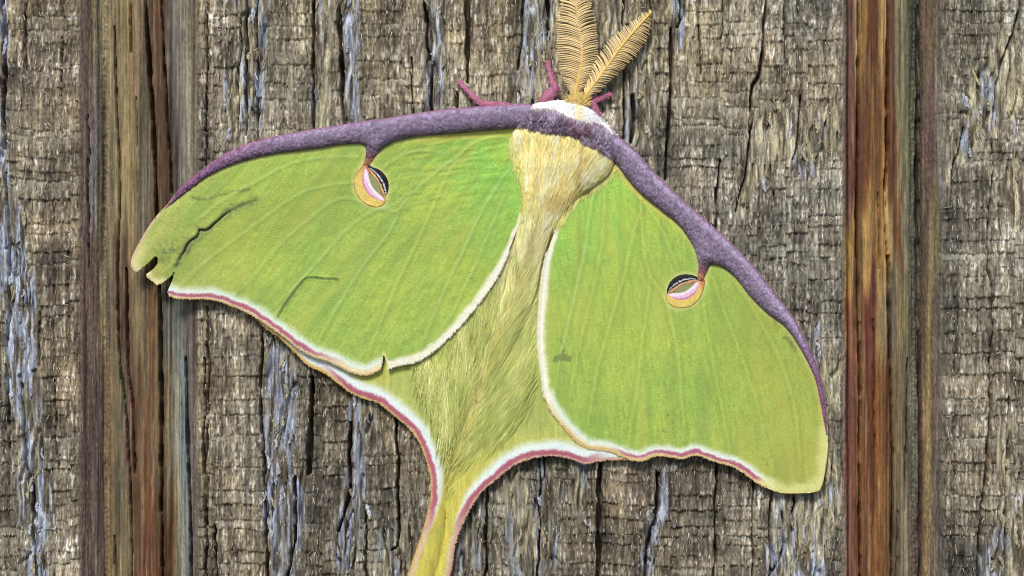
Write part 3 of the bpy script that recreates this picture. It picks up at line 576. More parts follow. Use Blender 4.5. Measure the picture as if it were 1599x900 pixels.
def c_foreL(u, v, d):
    P = np.stack([u, v], 1); c = green_wing(u, v, None, (800, 240), 2.2, 200)
    c = mixc(c, np.array([196, 204, 88.]), 0.15 * ss(70, 10, np.abs((v - 215) - (800 - u) * 0.75)) * ss(560, 720, u) * (0.6 + 0.4 * along_noise(u, v, 2.5, 22, 4, 209)))
    c = mixc(c, np.array([150, 158, 74.]), 0.5 * np.exp(-((v - (330 + (450 - u) * 0.42)) / 45) ** 2) * ss(620, 480, u) * (0.7 + 0.3 * vn(u / 20, v / 20, 210)))
    c = mixc(c, np.array([206, 212, 92.]), 0.5 * ss(-.1, .6, along_noise(u, v, -0.15, 24, 4.2, 113)) * ss(560, 700, u) * ss(330, 260, v - (800 - u) * 0.3) * ss(60, 110, np.hypot(u - 805, v - 260)))
    for i, ln in enumerate(VEINS_L):
        dd, _, al = seg_dist(P, ln); c = mixc(c, np.array([182, 216, 140.] if i != 1 else [204, 214, 110.]), (0.55 if i in (0, 1, 2, 3) else 0.38) * np.exp(-(dd / 1.6) ** 2) * ss(1.02, 0.75, al))
        c = mixc(c, np.array([140, 164, 80.]), 0.22 * np.exp(-((dd - 5) / 3) ** 2))
    do, _, ao = seg_dist(P, OUT_L); j = 1.0 * vn(u / 3, v / 3, 211) + 1.5 * vn(u / 11, v / 11, 212); q = do + j
    pk = ss(0.86, 0.62, ao)
    c = mixc(c, np.array([236, 248, 244.]), 0.97 * ss(25, 9, q)); c = band(c, (240, 230, 186), do + j, -5, 9, 2.0, 1 - pk)
    c = band(c, (172, 88, 108), q, 3.0, 9.5 - 1.5 * ss(0.15, 0, ao), 2.0, pk * 0.9); c = band(c, (230, 190, 130), do + 0.4 * j, -3, 2.4, 1.2, 0.9)
    di = seg_dist(P, INN_L)[0]; lowv = ss(300, 350, v); c = mixc(c, np.array([250, 246, 226.]), lowv * ss(15, 6, (di + 0.8 * j) * np.interp(v, [320, 430], [2.2, 1]))); c = mixc(c, np.array([240, 226, 180.]), 0.4 * lowv * ss(3, 0, di))
    dn = seg_dist(P, NOTCH_L)[0]; c = mixc(c, np.array([226, 226, 150.]), 0.8 * ss(4, 1, dn))
    dt = seg_dist(P, TIP_L)[0]; c = mixc(c, np.array([236, 232, 168.]), 0.8 * ss(26, 5, dt + 2 * j) * ss(340, 420, v)); c = mixc(c, np.array([222, 178, 160.]), 0.75 * ss(6, 1, dt))
    dl = seg_dist(P, np.array([(228, 429), (229, 433), (245, 446), (254, 442)], float))[0]; c = mixc(c, np.array([240, 236, 178.]), 0.85 * ss(14, 3, dl + j)); c = mixc(c, np.array([222, 180, 120.]), 0.7 * ss(3, 0, dl))
    dt, _, al = seg_dist(P, TEAR); c = mixc(c, np.array([88, 92, 78.]), 0.65 * ss(9, 1, dt + 2 * j) * (0.4 + 0.6 * ss(-.3, .5, vn(u / 4, v / 4, 215)))); c = mixc(c, np.array([84, 92, 70.]), 0.5 * np.exp(-(dt / 1.6) ** 2))
    rg = np.exp(-(((u - 262) / 18) ** 2 + ((v - 395) / 18) ** 2)); c = mixc(c, np.array([92, 116, 78.]), 0.75 * rg * ss(-.1, .6, vn(u / 5, v / 5, 216) + vn(u / 2.5, v / 2.5, 217) * .5))
    dc = seg_dist(P, CREASE2)[0]; c = mixc(c, np.array([96, 116, 66.]), 0.8 * ss(3.8, 0.5, dc + 0.8 * j))
    ds = seg_dist(P, cr([(390, 296), (360, 300), (320, 312), (300, 308)]))[0]; c = mixc(c, np.array([112, 122, 74.]), 0.6 * ss(4, 1, ds + 1.5 * j))
    de = seg_dist(P, EYE_L, True)[0]; c = mixc(c, np.array([218, 216, 140.]), 0.55 * ss(7, 1, de + j))
    dco = seg_dist(P, COSTA_L, True)[0]; c = mixc(c, np.array([226, 206, 96.]), 0.75 * ss(13, 3, dco) * ss(600, 720, u)); c = mixc(c, np.array([212, 212, 130.]), 0.4 * ss(7, 2, dco))
    return lin(np.clip(c, 4, 250), KM)

def c_foreR(u, v, d):
    P = np.stack([u, v], 1); c = green_wing(u, v, None, (930, 290), 1.45, 300)
    c = mixc(c, np.array([200, 206, 84.]), 0.5 * np.exp(-((u - 985 + (v - 300) * 0.08) / 45) ** 2) * ss(700, 400, v) * (0.6 + .4 * along_noise(u, v, 1.4, 22, 4, 309)))
    c = mixc(c, np.array([172, 168, 78.]), 0.55 * ss(1080, 1220, u) * (0.6 + 0.4 * vn(u / 20, v / 30, 310)))
    for i, ln in enumerate(VEINS_R):
        dd, _, al = seg_dist(P, ln); c = mixc(c, np.array([182, 222, 150.] if i == 0 else [196, 212, 108.]), (0.5 if i < 4 else 0.36) * np.exp(-(dd / 1.6) ** 2) * ss(1.02, 0.8, al))
        c = mixc(c, np.array([134, 160, 76.]), 0.22 * np.exp(-((dd - 5) / 3) ** 2))
    do, _, ao = seg_dist(P, OUT_R); j = 1.0 * vn(u / 3, v / 3, 311) + 1.5 * vn(u / 11, v / 11, 312); q = do + j
    pk = ss(945, 985, u) * ss(1205, 1180, u)
    c = mixc(c, np.array([238, 248, 242.]), 0.97 * ss(22, 10, q) * ss(1230, 1180, u)); c = band(c, (236, 232, 190), q, -5, 9, 2.0, (1 - pk) * 0.9)
    c = band(c, (176, 88, 116), q, 2.6 + 2.0 * ss(1060, 1000, u), 8.6, 1.9, pk * 0.9); c = band(c, (222, 182, 112), do + 0.4 * j, -3, 3.0 + 1.6 * ss(1040, 990, u), 1.0, 0.9 * ss(860, 900, u))
    di = seg_dist(P, INN_R)[0]; lv = ss(300, 360, v); c = mixc(c, np.array([250, 248, 226.]), lv * ss(15, 6, (di + .8 * j) * np.interp(v, [320, 430], [2.2, 1]))); c = mixc(c, np.array([236, 220, 164.]), 0.6 * lv * ss(3, 0, di))
    dt = seg_dist(P, TIP_R)[0]; c = mixc(c, np.array([236, 236, 158.]), 0.75 * ss(26, 4, dt + 2 * j)); c = mixc(c, np.array([236, 214, 150.]), 0.7 * ss(4, 0, dt))
    ds = np.minimum(seg_dist(P, cr([(868, 562), (882, 556), (887, 560)]))[0], seg_dist(P, cr([(876, 532), (880, 545), (876, 556)]))[0] * 1.8); c = mixc(c, np.array([110, 120, 78.]), 0.6 * ss(6, 1, ds + 2 * j))
    ds = seg_dist(P, cr([(1160, 445), (1180, 470), (1215, 505), (1248, 560)]))[0]; c = mixc(c, np.array([110, 110, 72.]), 0.55 * ss(7, 1, ds + 2.5 * j) * ss(-.4, .4, vn(u / 6, v / 6, 318)))
    de = seg_dist(P, EYE_R, True)[0]; c = mixc(c, np.array([220, 222, 150.]), 0.55 * ss(7, 1, de + j))
    dco = seg_dist(P, COSTA_R, True)[0]; c = mixc(c, np.array([224, 204, 104.]), 0.7 * ss(12, 3, dco) * ss(400, 300, v)); c = mixc(c, np.array([212, 212, 130.]), 0.4 * ss(7, 2, dco))
    return lin(np.clip(c, 4, 250), KM)

def c_hind(out, seed):
    def f(u, v, d):
        P = np.stack([u, v], 1); tail = ss(640, 800, v)
        c = mixc(np.array([186, 196, 108.]) + np.zeros((len(u), 3)), np.array([208, 196, 92.]), tail)
        n = fbm(u / 30, v / 60, seed); c = mixc(c, np.array([198, 196, 96.]), 0.6 * ss(0, .5, n)); c = mixc(c, np.array([164, 172, 94.]), 0.6 * ss(0, -.5, n) * (1 - tail))
        c = c * (1 + 0.06 * vn(u / 2.5, v / 26, seed + 1) + 0.04 * vn(u / 1.8, v / 4, seed + 2))[:, None]
        do, _, ao = seg_dist(P, out); j = 0.9 * vn(u / 1.7, v / 1.7, seed + 9) + 0.9 * vn(u / 3, v / 3, seed + 3) + 1.4 * vn(u / 12, v / 12, seed + 4); q = do + j
        w_ = 31 - 19 * ss(700, 860, v); c = mixc(c, np.array([236, 248, 248.]), (0.97 - 0.45 * ss(740, 880, v)) * ss(w_, w_ * 0.5, q))
        pk = (ss(490, 540, u) if out is HL_OUT else ss(960, 900, u)) * (1 - 0.75 * ss(780, 850, v))
        c = band(c, (230, 196, 116) if out is HL_OUT else (222, 186, 150), do + 0.5 * j, -4, 3.6 + 0.8 * (1 - pk), 1.3, 0.9)
        c = band(c, (180, 92, 112), q, 2.4 + 2 * ss(560, 500, u), 10.0, 2.2, pk * 0.92)
        ds = seg_dist(P, cr([(834, 572), (827, 592), (818, 613), (806, 640), (796, 660)]))[0]; c = mixc(c, np.array([118, 128, 96.]), 0.75 * ss(4, .5, ds + j))
        return lin(np.clip(c, 4, 250), KM)
    return f

def c_costa(u, v, d):
    c = np.array([142, 126, 152.]) + np.zeros((len(u), 3))
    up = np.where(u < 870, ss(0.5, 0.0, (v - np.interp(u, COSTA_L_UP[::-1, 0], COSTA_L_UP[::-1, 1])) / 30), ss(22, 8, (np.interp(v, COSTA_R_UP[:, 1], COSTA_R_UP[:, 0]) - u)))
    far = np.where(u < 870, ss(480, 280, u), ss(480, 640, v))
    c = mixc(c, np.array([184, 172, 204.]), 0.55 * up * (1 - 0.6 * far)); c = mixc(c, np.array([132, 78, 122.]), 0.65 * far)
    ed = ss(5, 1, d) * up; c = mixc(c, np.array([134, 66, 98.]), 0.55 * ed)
    stL = ss(232, 252, v) * ((u > 555) & (u < 606)); stR = ss(402, 432, v) * ((u > 1080) & (u < 1116) & (v < 450))
    st = np.clip(stL + stR, 0, 1); c = mixc(c, np.array([122, 70, 84.]), 0.8 * np.clip(st * 2, 0, 1)); c = mixc(c, np.array([196, 140, 98.]), ss(0.75, 1.1, st))
    c = c * (1 + 0.20 * vn(u / 2.2, v / 2.2, 401) + 0.10 * vn(u / 6, v / 5, 402))[:, None]
    return lin(np.clip(c, 4, 250), KM)

def h_costa(hw_f, hs):
    def f(u, v, d):
        w_ = hw_f(u, v); r = 1 - np.clip(d / w_, 0, 1); return hs(u, v) - 1 + w_ * 0.95 * np.sqrt(np.clip(1 - r * r, 0, 1)) + 0.5 * vn(u / 3, v / 3, 403)
    return f

def eye_cols(P0, P1, sgn):
    P0 = np.array(P0, float); P1 = np.array(P1, float); L = np.linalg.norm(P1 - P0); e = (P1 - P0) / L; n = np.array([e[1], -e[0]]) * sgn
    def tw(u, v):
        q = np.stack([u, v], 1) - P0; t = (q @ e) / L; prof = np.clip(np.sin(np.clip(t, 0.0, 1) * math.pi), 0.02, 1) ** 0.62
        return t, (q @ n) / prof, q @ n
    def f(u, v, d):
        t, w_, raw = tw(u, v); c = np.array([230, 202, 108.]) + np.zeros((len(u), 3))
        ok = (t > 0) & (t < 1); w_ = w_ + 0.7 * vn(u / 2.2, v / 2.2, 501)
        def put(a, b, col, c): return np.where((ok & (w_ >= a) & (w_ < b))[:, None], np.array(col, float), c)
        c = put(-18.5, -15.5, (212, 136, 176), c); c = put(-15.5, -10.5, (238, 196, 226), c); c = put(-10.5, -2.5, (246, 232, 240), c); c = put(-2.5, 0.5, (222, 168, 150), c)
        c = put(0.5, 3.5, (160, 92, 80), c); c = put(3.5, 7.4, (226, 172, 120), c); c = put(7.4, 9.9, (20, 18, 24), c)
        c = put(9.9, 12.6, (206, 212, 222), c); c = put(12.6, 60, (16, 15, 20), c)
        c = np.where(((w_ > 9.8) & (w_ < 12.7) & ok & (vn(t * 26, 0 * t, 502) > 0.45))[:, None], np.array([60, 60, 72.]), c)
        lens = np.abs(raw + 1.2) / (5.2 * np.clip(np.sin(np.clip((t - 0.14) / 0.74, 0, 1) * math.pi), 0.001, 1) ** 1.1)
        c = mixc(c, np.array([150, 100, 82.]), ss(1.35, 1.1, lens) * (raw > -2)); c = mixc(c, np.array([146, 152, 100.]), ss(1.06, 0.94, lens))
        rim = (raw < 0) | (t > 1) | (t < 0); m = ss(1.8, 0.6, d + 0.5 * vn(u / 3, v / 3, 503)) * rim; c = mixc(c, np.array([130, 84, 54.]), 0.5 * m)
        c = mixc(c, np.array([190, 110, 70.]), 0.7 * ss(0.10, -0.06, t) * (raw < 4))
        return lin(np.clip(c * (1 + 0.05 * vn(u / 2, v / 2, 504))[:, None], 4, 250), KM)
    return f, tw

# ------------------------------------------------------------------ the moth
moth = bpy.data.objects.new("moth", None); C.objects.link(moth)
moth.location = world(870.0, 300.0, 6.0).tolist()
moth["label"] = "pale green moth with purple leading edges, eyespots and feathery antennae resting on the boards"
moth["category"] = "moth"
bpy.context.view_layer.update()
INV = moth.matrix_world.inverted()

def part_empty(name, parent, label=None):
    o = bpy.data.objects.new(name, None); C.objects.link(o); o.parent = parent
    if label: o["label"] = label
    return o

def wing(side):
    L = side == 'L'
    fw = relief("forewing", FORE_L if L else FORE_R, h_foreL if L else h_foreR, c_foreL if L else c_foreR, 1.5, M_wing, moth, thick=1.3)
    fw["label"] = "left green forewing with a torn tip and a dark split" if L else "right green forewing with an unbroken outline"
    if L: wf = lambda u, v: (lambda k: np.interp(u, [247, 280, 330, 400, 500, 600, 800, 840], [3, 6, 9, 12.5, 16, 18, 19, 19]) * (1 - k) + 9 * k)(ss(222, 244, v) * ((u > 555) & (u < 620)))
    else: wf = lambda u, v: (lambda k: np.interp(v, [190, 230, 300, 400, 500, 600, 690], [19, 19, 18, 16, 13, 8, 2.5]) * (1 - k) + 8 * k)(ss(395, 425, v) * ss(1122, 1106, u) * (v < 450))
    base_h = (lambda u, v: 16 + 3.5 * ss(250, 800, u)) if L else (lambda u, v: 20 - 4 * ss(300, 760, v))
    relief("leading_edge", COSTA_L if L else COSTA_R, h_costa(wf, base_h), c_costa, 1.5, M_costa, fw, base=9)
    # short scales standing off the leading edge
    poly = COSTA_L if L else COSTA_R; p = sample(poly, 5200); dd, near, _ = seg_dist(p, poly, True)
    hc = h_costa(wf, base_h)
    def hf(u, v):
        P = np.stack([u, v], 1); d = np.where(inside(P, poly), seg_dist(P, poly, True)[0], 0); return hc(u, v, d)
    along = (lambda u, v: np.stack([-0.75 + 0 * u, 0.66 + 0 * u], 1)) if L else (lambda u, v: np.stack([0.25 + 0 * u, 0.97 + 0 * u], 1))
    cc = c_costa(p[:, 0], p[:, 1], dd) * rng.uniform(0.72, 1.22, (len(p), 1))
    sel = dd > 2.5
    strands("edge_scales", p[sel], along, rng.uniform(3.5, 6, sel.sum()), hf, 0.3, cc[sel], M_fur, fw, 0.5, 3, 0.25)
    # eyespot
    if L: cf, tw = eye_cols((571, 261), (601, 313), 1)
    else: cf, tw = eye_cols((1092, 438.5), (1043, 460), -1)
    hs = h_foreL if L else h_foreR
    def he(u, v, d):
        t, w_, raw = tw(u, v); return hs(u, v) + 0.3 + 0.5 * ss(0, 2.5, d) + 0.5 * np.exp(-((w_ - 14) / 3) ** 2)
    relief("eyespot", EYE_L if L else EYE_R, he, cf, 0.6, M_eye, fw, thick=2.4)
    # fringes
    O = OUT_L if L else OUT_R; fringe(fw, O, hs, 3, (234, 208, 152), 1.1, 1300, 2.4)
    I = INN_L if L else INN_R; I = I[(I[:, 1] > 385)]
    fringe(fw, I, hs, 2.5, (254, 250, 226), 1.4, 1100, 4.5, tang=0.9)
    return fw

def fringe(parent, line, hs, inset, col, spread_, n, length, tang=0.0):
    seg = np.linalg.norm(np.diff(line, axis=0), axis=1); cum = np.concatenate([[0], np.cumsum(seg)]); s = rng.uniform(0, cum[-1], n)
    P = np.stack([np.interp(s, cum, line[:, 0]), np.interp(s, cum, line[:, 1])], 1); T = np.stack([np.interp(s + 2, cum, line[:, 0]), np.interp(s + 2, cum, line[:, 1])], 1) - np.stack([np.interp(s - 2, cum, line[:, 0]), np.interp(s - 2, cum, line[:, 1])], 1)
    T /= np.maximum(np.linalg.norm(T, axis=1, keepdims=True), 1e-6); N_ = np.stack([-T[:, 1], T[:, 0]], 1)
    poly = FORE_L if parent.name.startswith("forewing") and line[:, 0].mean() < 840 and parent.get("label", "").startswith("left") else FORE_R if parent.name.startswith("forewing") else (HIND_L if line is HL_OUT else HIND_R)
    test = inside(P + N_ * 3, poly); N_[test] *= -1
    back = rng.uniform(0, inset, n) ** 1.0; R = P - N_ * back[:, None]
    T *= np.sign(T[:, 1:2] + 1e-9); dirv = N_ + T * tang; dirv /= np.linalg.norm(dirv, axis=1, keepdims=True)
    h0 = hs(R[:, 0], R[:, 1], back) + 0.35
    c = lin(np.clip(np.array(col, float) * rng.uniform(0.92, 1.04, (n, 1)), 0, 254), 1.0)
    strands("fringe", R, lambda u, v: dirv, rng.uniform(0.5, 1.1, n) * length, lambda u, v: h0, 0.15, c, M_fur, parent, 0.34, 3, 0.25)

hl = relief("hindwing", HIND_L, h_hind, c_hind(HL_OUT, 600), 1.5, M_wing, moth, thick=1.2)
hl["label"] = "left hindwing with white, pink and yellow border running into the tail"
hr = relief("hindwing", HIND_R, lambda u, v, d: h_hind(u, v, d) + 1.6, c_hind(HR_OUT, 640), 1.5, M_wing, moth, thick=1.2)
hr["label"] = "right hindwing with white and pink border running into the tail"
fringe(hl, HL_OUT, h_hind, 2.5, (232, 196, 130), 1, 1500, 2.6)
fringe(hr, HR_OUT, lambda u, v, d=None: h_hind(u, v, d) + 1.6, 2.5, (226, 180, 160), 1, 1500, 3.0)
wing('L'); wing('R')

# body: head, thorax and abdomen in one skin
def band_zone(u, v):
    up = np.interp(u, [812, 828, 847, 864, 876, 884, 900, 913, 921, 933, 943, 953, 959], [163, 166, 167, 169, 173, 179, 185, 187, 189, 189, 194, 205, 214])
    lo = np.interp(u, [812, 820, 833, 856, 873, 889, 903, 913, 921, 933, 943, 958], [196, 197, 201, 205, 207, 209, 214, 222, 226, 231, 237, 250])
    return up, lo
def c_bodyraw(u, v, d):
    up, lo = band_zone(u, v)
    c = np.array([232, 208, 118.]) + np.zeros((len(u), 3)); c = mixc(c, np.array([214, 200, 110.]), ss(360, 480, v))
    c = mixc(c, np.array([190, 178, 96.]), ss(440, 560, v))
    m = ss(-2, 2, v - up) * ss(2, -2, v - lo); c = mixc(c, np.array([142, 124, 148.]), m)
    red = np.exp(-(((u - 908) / 16) ** 2 + ((v - 197) / 15) ** 2)); c = mixc(c, np.array([112, 62, 66.]), 0.9 * m * red)
    c = mixc(c, np.array([250, 248, 244.]), ss(1, -2, v - up))
    return c
body = relief("body", BODY, h_body, lambda u, v, d: lin(c_bodyraw(u, v, d), KM), 1.8, M_body, moth, base=6)

def unit(a, b): n = np.hypot(a, b); return np.stack([a / n, b / n], 1)
def axis_off(u, v):       # signed distance right of the body axis
    ax = np.interp(v, [150, 200, 260, 330, 400, 480, 560, 640, 720, 800, 900], [898, 888, 872, 850, 826, 795, 766, 738, 708, 697, 682]); return u - ax
def dir_thorax(u, v):
    o = axis_off(u, v); return unit(-0.22 - 0.007 * o * ss(340, 260, v) * 0.6 + 0.18 * vn(u / 9, v / 40, 703) - 0.004 * o, 1.0 + 0 * u)
def dir_back(u, v):
    o = axis_off(u, v); k = ss(-14, 14, o); base = -0.02 * (1 - k) + -0.62 * k; low = ss(620, 760, v)
    base = base - 0.28 * np.exp(-(o / 30) ** 2) * (1 - k) * (1 - low) + low * (-0.25 - 0.003 * o) * 0.6
    return unit(base + 0.24 * vn(u / 14, v / 50, 704), 1.0 + 0 * u)

# long green and yellow hair over the abdomen and hindwing roots
HAIR = cr([(808, 330), (794, 362), (776, 402), (752, 440), (718, 485), (680, 522), (644, 554), (655, 610), (674, 670), (696, 730), (706, 770), (735, 730), (785, 690), (830, 640), (843, 580), (838, 500), (841, 440), (850, 395), (866, 350), (862, 325), (823, 330)], 3)
p = sample(HAIR, 21000); ed_ = ss(0, 38, seg_dist(p, HAIR, True)[0]); keep = rng.uniform(0, 1, len(p)) < (1 - 0.7 * ss(560, 740, p[:, 1])) * np.maximum(0.12 + 0.88 * ed_, ss(560, 480, p[:, 1])); p = p[keep]; p = p[np.argsort(-p[:, 1])]
o = axis_off(p[:, 0], p[:, 1]); cl = fbm(p[:, 0] / 7, p[:, 1] / 34, 720)
c = mixc(np.array([206, 213, 122.]) + np.zeros((len(p), 3)), np.array([250, 240, 186.]), ss(500, 350, p[:, 1]))
c = mixc(c, np.array([172, 184, 92.]), 0.6 * ss(0.0, -0.5, cl)); c = mixc(c, np.array([244, 244, 168.]), 0.75 * ss(0.05, 0.5, cl))
c = mixc(c, np.array([216, 190, 112.]), 0.3 * np.exp(-(o / 12) ** 2)); c = np.clip(c * rng.uniform(0.84, 1.10, (len(p), 1)), 0, 250)
L_ = np.interp(p[:, 1], [330, 420, 560, 720], [30, 42, 44, 24]) * rng.uniform(0.6, 1.15, len(p))
def h_hair(u, v): return np.maximum(h_hind(u, v) + 1.6, np.where(inside(np.stack([u, v], 1), BODY), h_body(u, v), 0)) + 1.0 + 1.4 * vn(u / 6, v / 40, 721)
strands("abdomen_fur", p, dir_back, L_, h_hair, 1.1, lin(c, KM), M_fur, body, 0.55, 5, 0.12)

# thick yellow thorax fur falling over the wing roots
TH = cr([(800, 204), (822, 200), (850, 206), (880, 209), (900, 214), (918, 226), (940, 236), (960, 254), (950, 272), (930, 284), (908, 300), (888, 322), (870, 345), (858, 350), (826, 345), (823, 300), (812, 262), (803, 232), (800, 204)], 3)
p = sample(TH, 14000); p = p[np.argsort(-p[:, 1])]; cl = fbm(p[:, 0] / 6, p[:, 1] / 30, 730)
c = mixc(np.array([254, 235, 160.]) + np.zeros((len(p), 3)), np.array([255, 249, 206.]), ss(0.0, 0.45, cl)); c = mixc(c, np.array([238, 208, 128.]), 0.5 * ss(-0.1, -0.55, cl))
c = mixc(c, np.array([232, 192, 116.]), 0.4 * np.exp(-(((p[:, 0] - 865) / 14) ** 2 + ((p[:, 1] - 305) / 16) ** 2))); c = mixc(c, np.array([196, 156, 78.]), 0.6 * np.exp(-((p[:, 0] - 911 + (p[:, 1] - 230) * 0.04) / 2.5) ** 2) * ss(320, 290, p[:, 1]))
c = np.clip(c * rng.uniform(0.86, 1.06, (len(p), 1)), 0, 252)
tidy = ss(0, 22, seg_dist(p, TH, True)[0]); L_ = rng.uniform(14, 30, len(p)) * (0.55 + 0.45 * tidy)
strands("thorax_fur", p, dir_thorax, L_, lambda u, v: h_over(u, v) + 1.4 * vn(u / 6, v / 34, 731), 1.2, lin(c, KM * 1.08), M_fur, body, 0.6, 4, 0.10)

# loose hairs that feather the thorax fur out over the wings
q = []
while sum(len(x) for x in q) < 1500:
    r_ = rng.uniform((790, 205), (972, 350), (9000, 2)); di_ = seg_dist(r_, TH, True)[0]; q.append(r_[(di_ < 9 * rng.uniform(0, 1, 9000) ** 1.5) & (r_[:, 1] > np.interp(r_[:, 0], [790, 880, 972], [212, 220, 262]))])
pf = np.vstack(q)[:1500]; c = np.clip(mixc(np.array([250, 236, 164.]) + np.zeros((len(pf), 3)), np.array([206, 222, 110.]), rng.uniform(0, 0.8, len(pf))) * rng.uniform(0.92, 1.03, (len(pf), 1)), 0, 253)
strands("thorax_fur", pf, lambda u, v: unit(np.where(axis_off(u, v) > 0, -0.25, -0.05) + 0.3 * vn(u / 8, v / 20, 733), 1 + 0 * u), rng.uniform(9, 19, len(pf)), lambda u, v: h_over(u, v) + 0.5, 0.5, lin(c, KM), M_fur, body, 0.5, 4, 0.22)

# purple grey collar fur and white fur of the head
p = sample(np.array([(806, 160), (965, 160), (965, 252), (806, 206)], float), 16000); up, lo = band_zone(p[:, 0], p[:, 1])
topw = np.interp(p[:, 0], [822, 828, 840, 860, 884, 900, 916, 929, 940, 951, 959], [174, 165, 161, 158, 158, 160, 167, 176, 188, 198, 210])
inb = (p[:, 1] > up - 1) & (p[:, 1] < lo - 2); inw = (p[:, 1] <= up) & (p[:, 1] > topw) & (p[:, 0] > 824)
pb = p[inb][:5200]; cl = fbm(pb[:, 0] / 6, pb[:, 1] / 9, 740); c = c_bodyraw(pb[:, 0], pb[:, 1], 0)
c = mixc(c, np.array([192, 182, 208.]), 0.6 * ss(0, .5, cl)); c = mixc(c, np.array([92, 74, 88.]), 0.6 * ss(0, -.5, cl)); c = mixc(c, np.array([170, 160, 180.]), 0.35 * ss(6, 0, pb[:, 1] - np.interp(pb[:, 0], [812, 900, 959], [163, 185, 214])))
c = np.clip(c * rng.uniform(0.8, 1.2, (len(pb), 1)), 0, 250)
strands("collar_fur", pb, lambda u, v: unit(-0.15 + 0.35 * vn(u / 12, v / 12, 741), 1 + 0 * u), rng.uniform(6, 11, len(pb)), lambda u, v: h_body(u, v), 2.4, lin(c, KM), M_fur, body, 0.7, 3, 0.25)
q = []
while sum(len(x) for x in q) < 3600:
    r_ = rng.uniform((822, 154), (962, 215), (9000, 2)); up, lo = band_zone(r_[:, 0], r_[:, 1]); tw_ = np.interp(r_[:, 0], [822, 828, 840, 860, 884, 900, 916, 929, 940, 951, 959], [174, 165, 161, 158, 158, 160, 167, 176, 188, 198, 210])
    q.append(r_[(r_[:, 1] <= up + 1) & (r_[:, 1] > tw_)])
pw = np.vstack(q)[:3600]
c = np.clip(np.array([250, 250, 252.]) * rng.uniform(0.92, 1.0, (len(pw), 1)), 0, 255); c = mixc(c, np.array([250, 232, 178.]), 0.8 * np.exp(-((pw[:, 0] - 902) / 7) ** 2))
strands("head_fur", pw, lambda u, v: unit(0.05 * (u - 890) / 40 + 0.3 * vn(u / 9, v / 9, 743) + 0.5, 0.35 + 0 * u), rng.uniform(4, 6.5, len(pw)), lambda u, v: h_body(u, v), 2.0, lin(c, 1.0), M_fur, body, 0.75, 3, 0.5)
# pale yellow tuft between the antennae
pt = np.column_stack([rng.normal(904, 7, 500), rng.normal(158, 4, 500)])
strands("head_fur", pt, lambda u, v: unit((u - 904) * 0.06, -1 + 0 * u), rng.uniform(5, 10, 500), lambda u, v: 0 * u + 27, 1.5, lin(np.array([240, 212, 130.]) * rng.uniform(0.85, 1.05, (500, 1)), KM), M_fur, body, 0.7, 3, 0.4)

# antennae: shaft and comb of filaments
def antenna(shaft, left, right, n, label, f_left, f_right):
    root = part_empty("antenna", moth, label); sh = cr(shaft, 6)
    k = len(shaft); hs = np.linspace(27, 20, k); r = np.linspace(2.6, 1.3, k)
    cg = lambda u, v, t: lin(np.array([240, 196, 96.]) + np.zeros((len(u), 3)) , KM) * (1 + 0.12 * vn(u / 3, v / 3, 801))[:, None]
    tube("shaft", np.array(shaft, float), r, hs, cg, M_ant, root, 8)
    seg = np.linalg.norm(np.diff(sh, axis=0), axis=1); cum = np.concatenate([[0], np.cumsum(seg)]); cum /= cum[-1]
    at = lambda t: np.array([np.interp(t, cum, sh[:, 0]), np.interp(t, cum, sh[:, 1])])
    for sidei, (tips, fwd) in enumerate(((left, f_left), (right, f_right))):
        tp = cr(tips, 6); sg = np.linalg.norm(np.diff(tp, axis=0), axis=1); ct = np.concatenate([[0], np.cumsum(sg)]); ct /= ct[-1]
        for i in range(n):
            t = 0.03 + 0.95 * i / (n - 1); a = at(t) + rng.normal(0, 0.25, 2); b = np.array([np.interp(t, ct, tp[:, 0]), np.interp(t, ct, tp[:, 1])]) + rng.normal(0, 0.9, 2)
            mid = (a + b) / 2 + (b - a)[::-1] * np.array([1, -1]) * fwd * (0.06 + rng.normal(0, 0.012)); hh = 27 - 7 * t
            c0 = np.array([226, 200, 146.]) * rng.uniform(0.88, 1.1)
            tube("filament", np.array([a, mid, b]), [1.45, 1.35, 0.8], [hh, hh - 2 + rng.normal(0, .5), hh - 6.5 + rng.normal(0, .6)],
                 lambda u, v, tt, c0=c0: lin(c0 + np.zeros((len(u), 3)), KM), M_ant, root, 5)
antenna([(897, 156), (898, 147), (903, 124), (908, 100), (909, 78), (906, 55), (902, 29), (899, 0), (893, -36)],
        [(890, 146), (880, 124), (873, 100), (870, 78), (869, 50), (871, 20), (876, -5), (884, -28), (892, -42)],
        [(908, 148), (920, 128), (930, 102), (934, 74), (932, 46), (927, 18), (918, -6), (906, -28), (895, -42)], 68,
        "upright feathery antenna cut off by the top edge", -1, 1)
antenna([(911, 157), (915, 148), (928, 131), (948, 104), (970, 73), (992, 47), (1012, 25), (1018, 18)],
        [(910, 140), (918, 118), (934, 86), (951, 63), (969, 48), (989, 32), (1006, 20), (1018, 15)],
        [(924, 148), (937, 143), (956, 123), (976, 104), (995, 84), (1010, 62), (1015, 43), (1020, 20)], 58,
        "feathery antenna leaning over to the right", -1, 1)

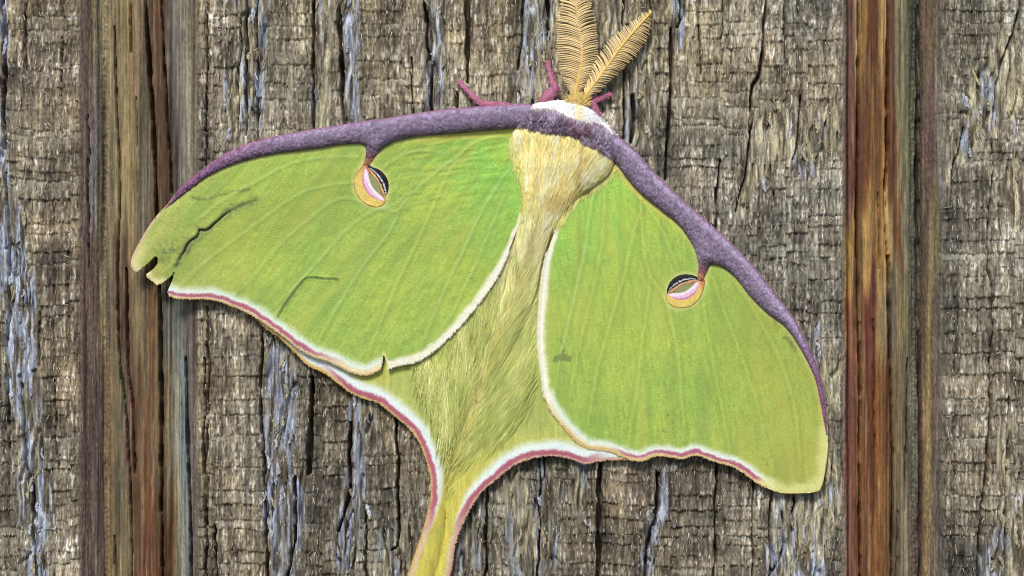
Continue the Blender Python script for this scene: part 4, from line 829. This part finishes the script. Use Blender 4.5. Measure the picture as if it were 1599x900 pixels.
# legs
def leg(pts, r, hts, label):
    def cf(u, v, t):
        c = mixc(np.array([158, 92, 116.]) + np.zeros((len(u), 3)), np.array([206, 136, 162.]), np.clip(0.75 * t + 0.35 * vn(u / 5, v / 5, 811), 0, 1))
        return lin(c, KM)
    o = tube("leg", np.array(pts, float), r, hts, cf, M_leg, moth, 12); o["label"] = label
    p_ = cr(np.column_stack([pts, hts, r]), 4); n = 420; s = rng.uniform(0, len(p_) - 1, n); g = lambda k: np.interp(s, np.arange(len(p_)), p_[:, k])
    t = np.gradient(p_[:, :2], axis=0); t /= np.linalg.norm(t, axis=1, keepdims=True); T = np.stack([np.interp(s, np.arange(len(p_)), t[:, 0]), np.interp(s, np.arange(len(p_)), t[:, 1])], 1)
    a = rng.uniform(-1, 1, n); N_ = np.stack([-T[:, 1], T[:, 0]], 1); R = np.stack([g(0), g(1)], 1) + N_ * (a * g(3) * 0.9)[:, None]; hh = g(2) + g(3) * np.sqrt(1 - (0.9 * a) ** 2) * 0.9
    dirv = T + N_ * a[:, None] * 0.7; dirv /= np.linalg.norm(dirv, axis=1, keepdims=True)
    c = lin(np.clip(np.array([190, 118, 146.]) * rng.uniform(0.75, 1.25, (n, 1)), 0, 250), KM)
    strands("leg_scales", R, lambda u, v: dirv, rng.uniform(2.5, 4.5, n), lambda u, v: hh, 0.3, c, M_fur, o, 0.45, 2, 0.2)
leg([(815, 172), (790, 165), (768, 163), (752, 162), (740, 152), (726, 138), (715, 125)], [6, 5, 4.8, 4.6, 4.4, 3.8, 2.6], [18, 17, 15, 13, 11, 8, 6], "thin pink leg bent out to the left")
leg([(848, 166), (853, 154), (860, 146), (867, 138), (862, 128), (860, 117), (857, 106), (855, 96)], [9, 9.5, 9, 6.5, 5, 4.2, 3.8, 2.8], [16, 16, 15, 14, 12, 10, 8, 6], "pink leg with a thick thigh pointing up")
leg([(934, 182), (928, 168), (924, 160), (930, 156), (938, 154), (946, 151), (954, 147)], [6, 6, 5.4, 4.8, 4.2, 3.6, 2.6], [18, 17, 15, 13, 11, 9, 7], "short pink leg bent to the right of the antennae")

# everything was modelled in place: hang it under the moth's root without moving it
for ob in list(moth.children): ob.matrix_parent_inverse = INV
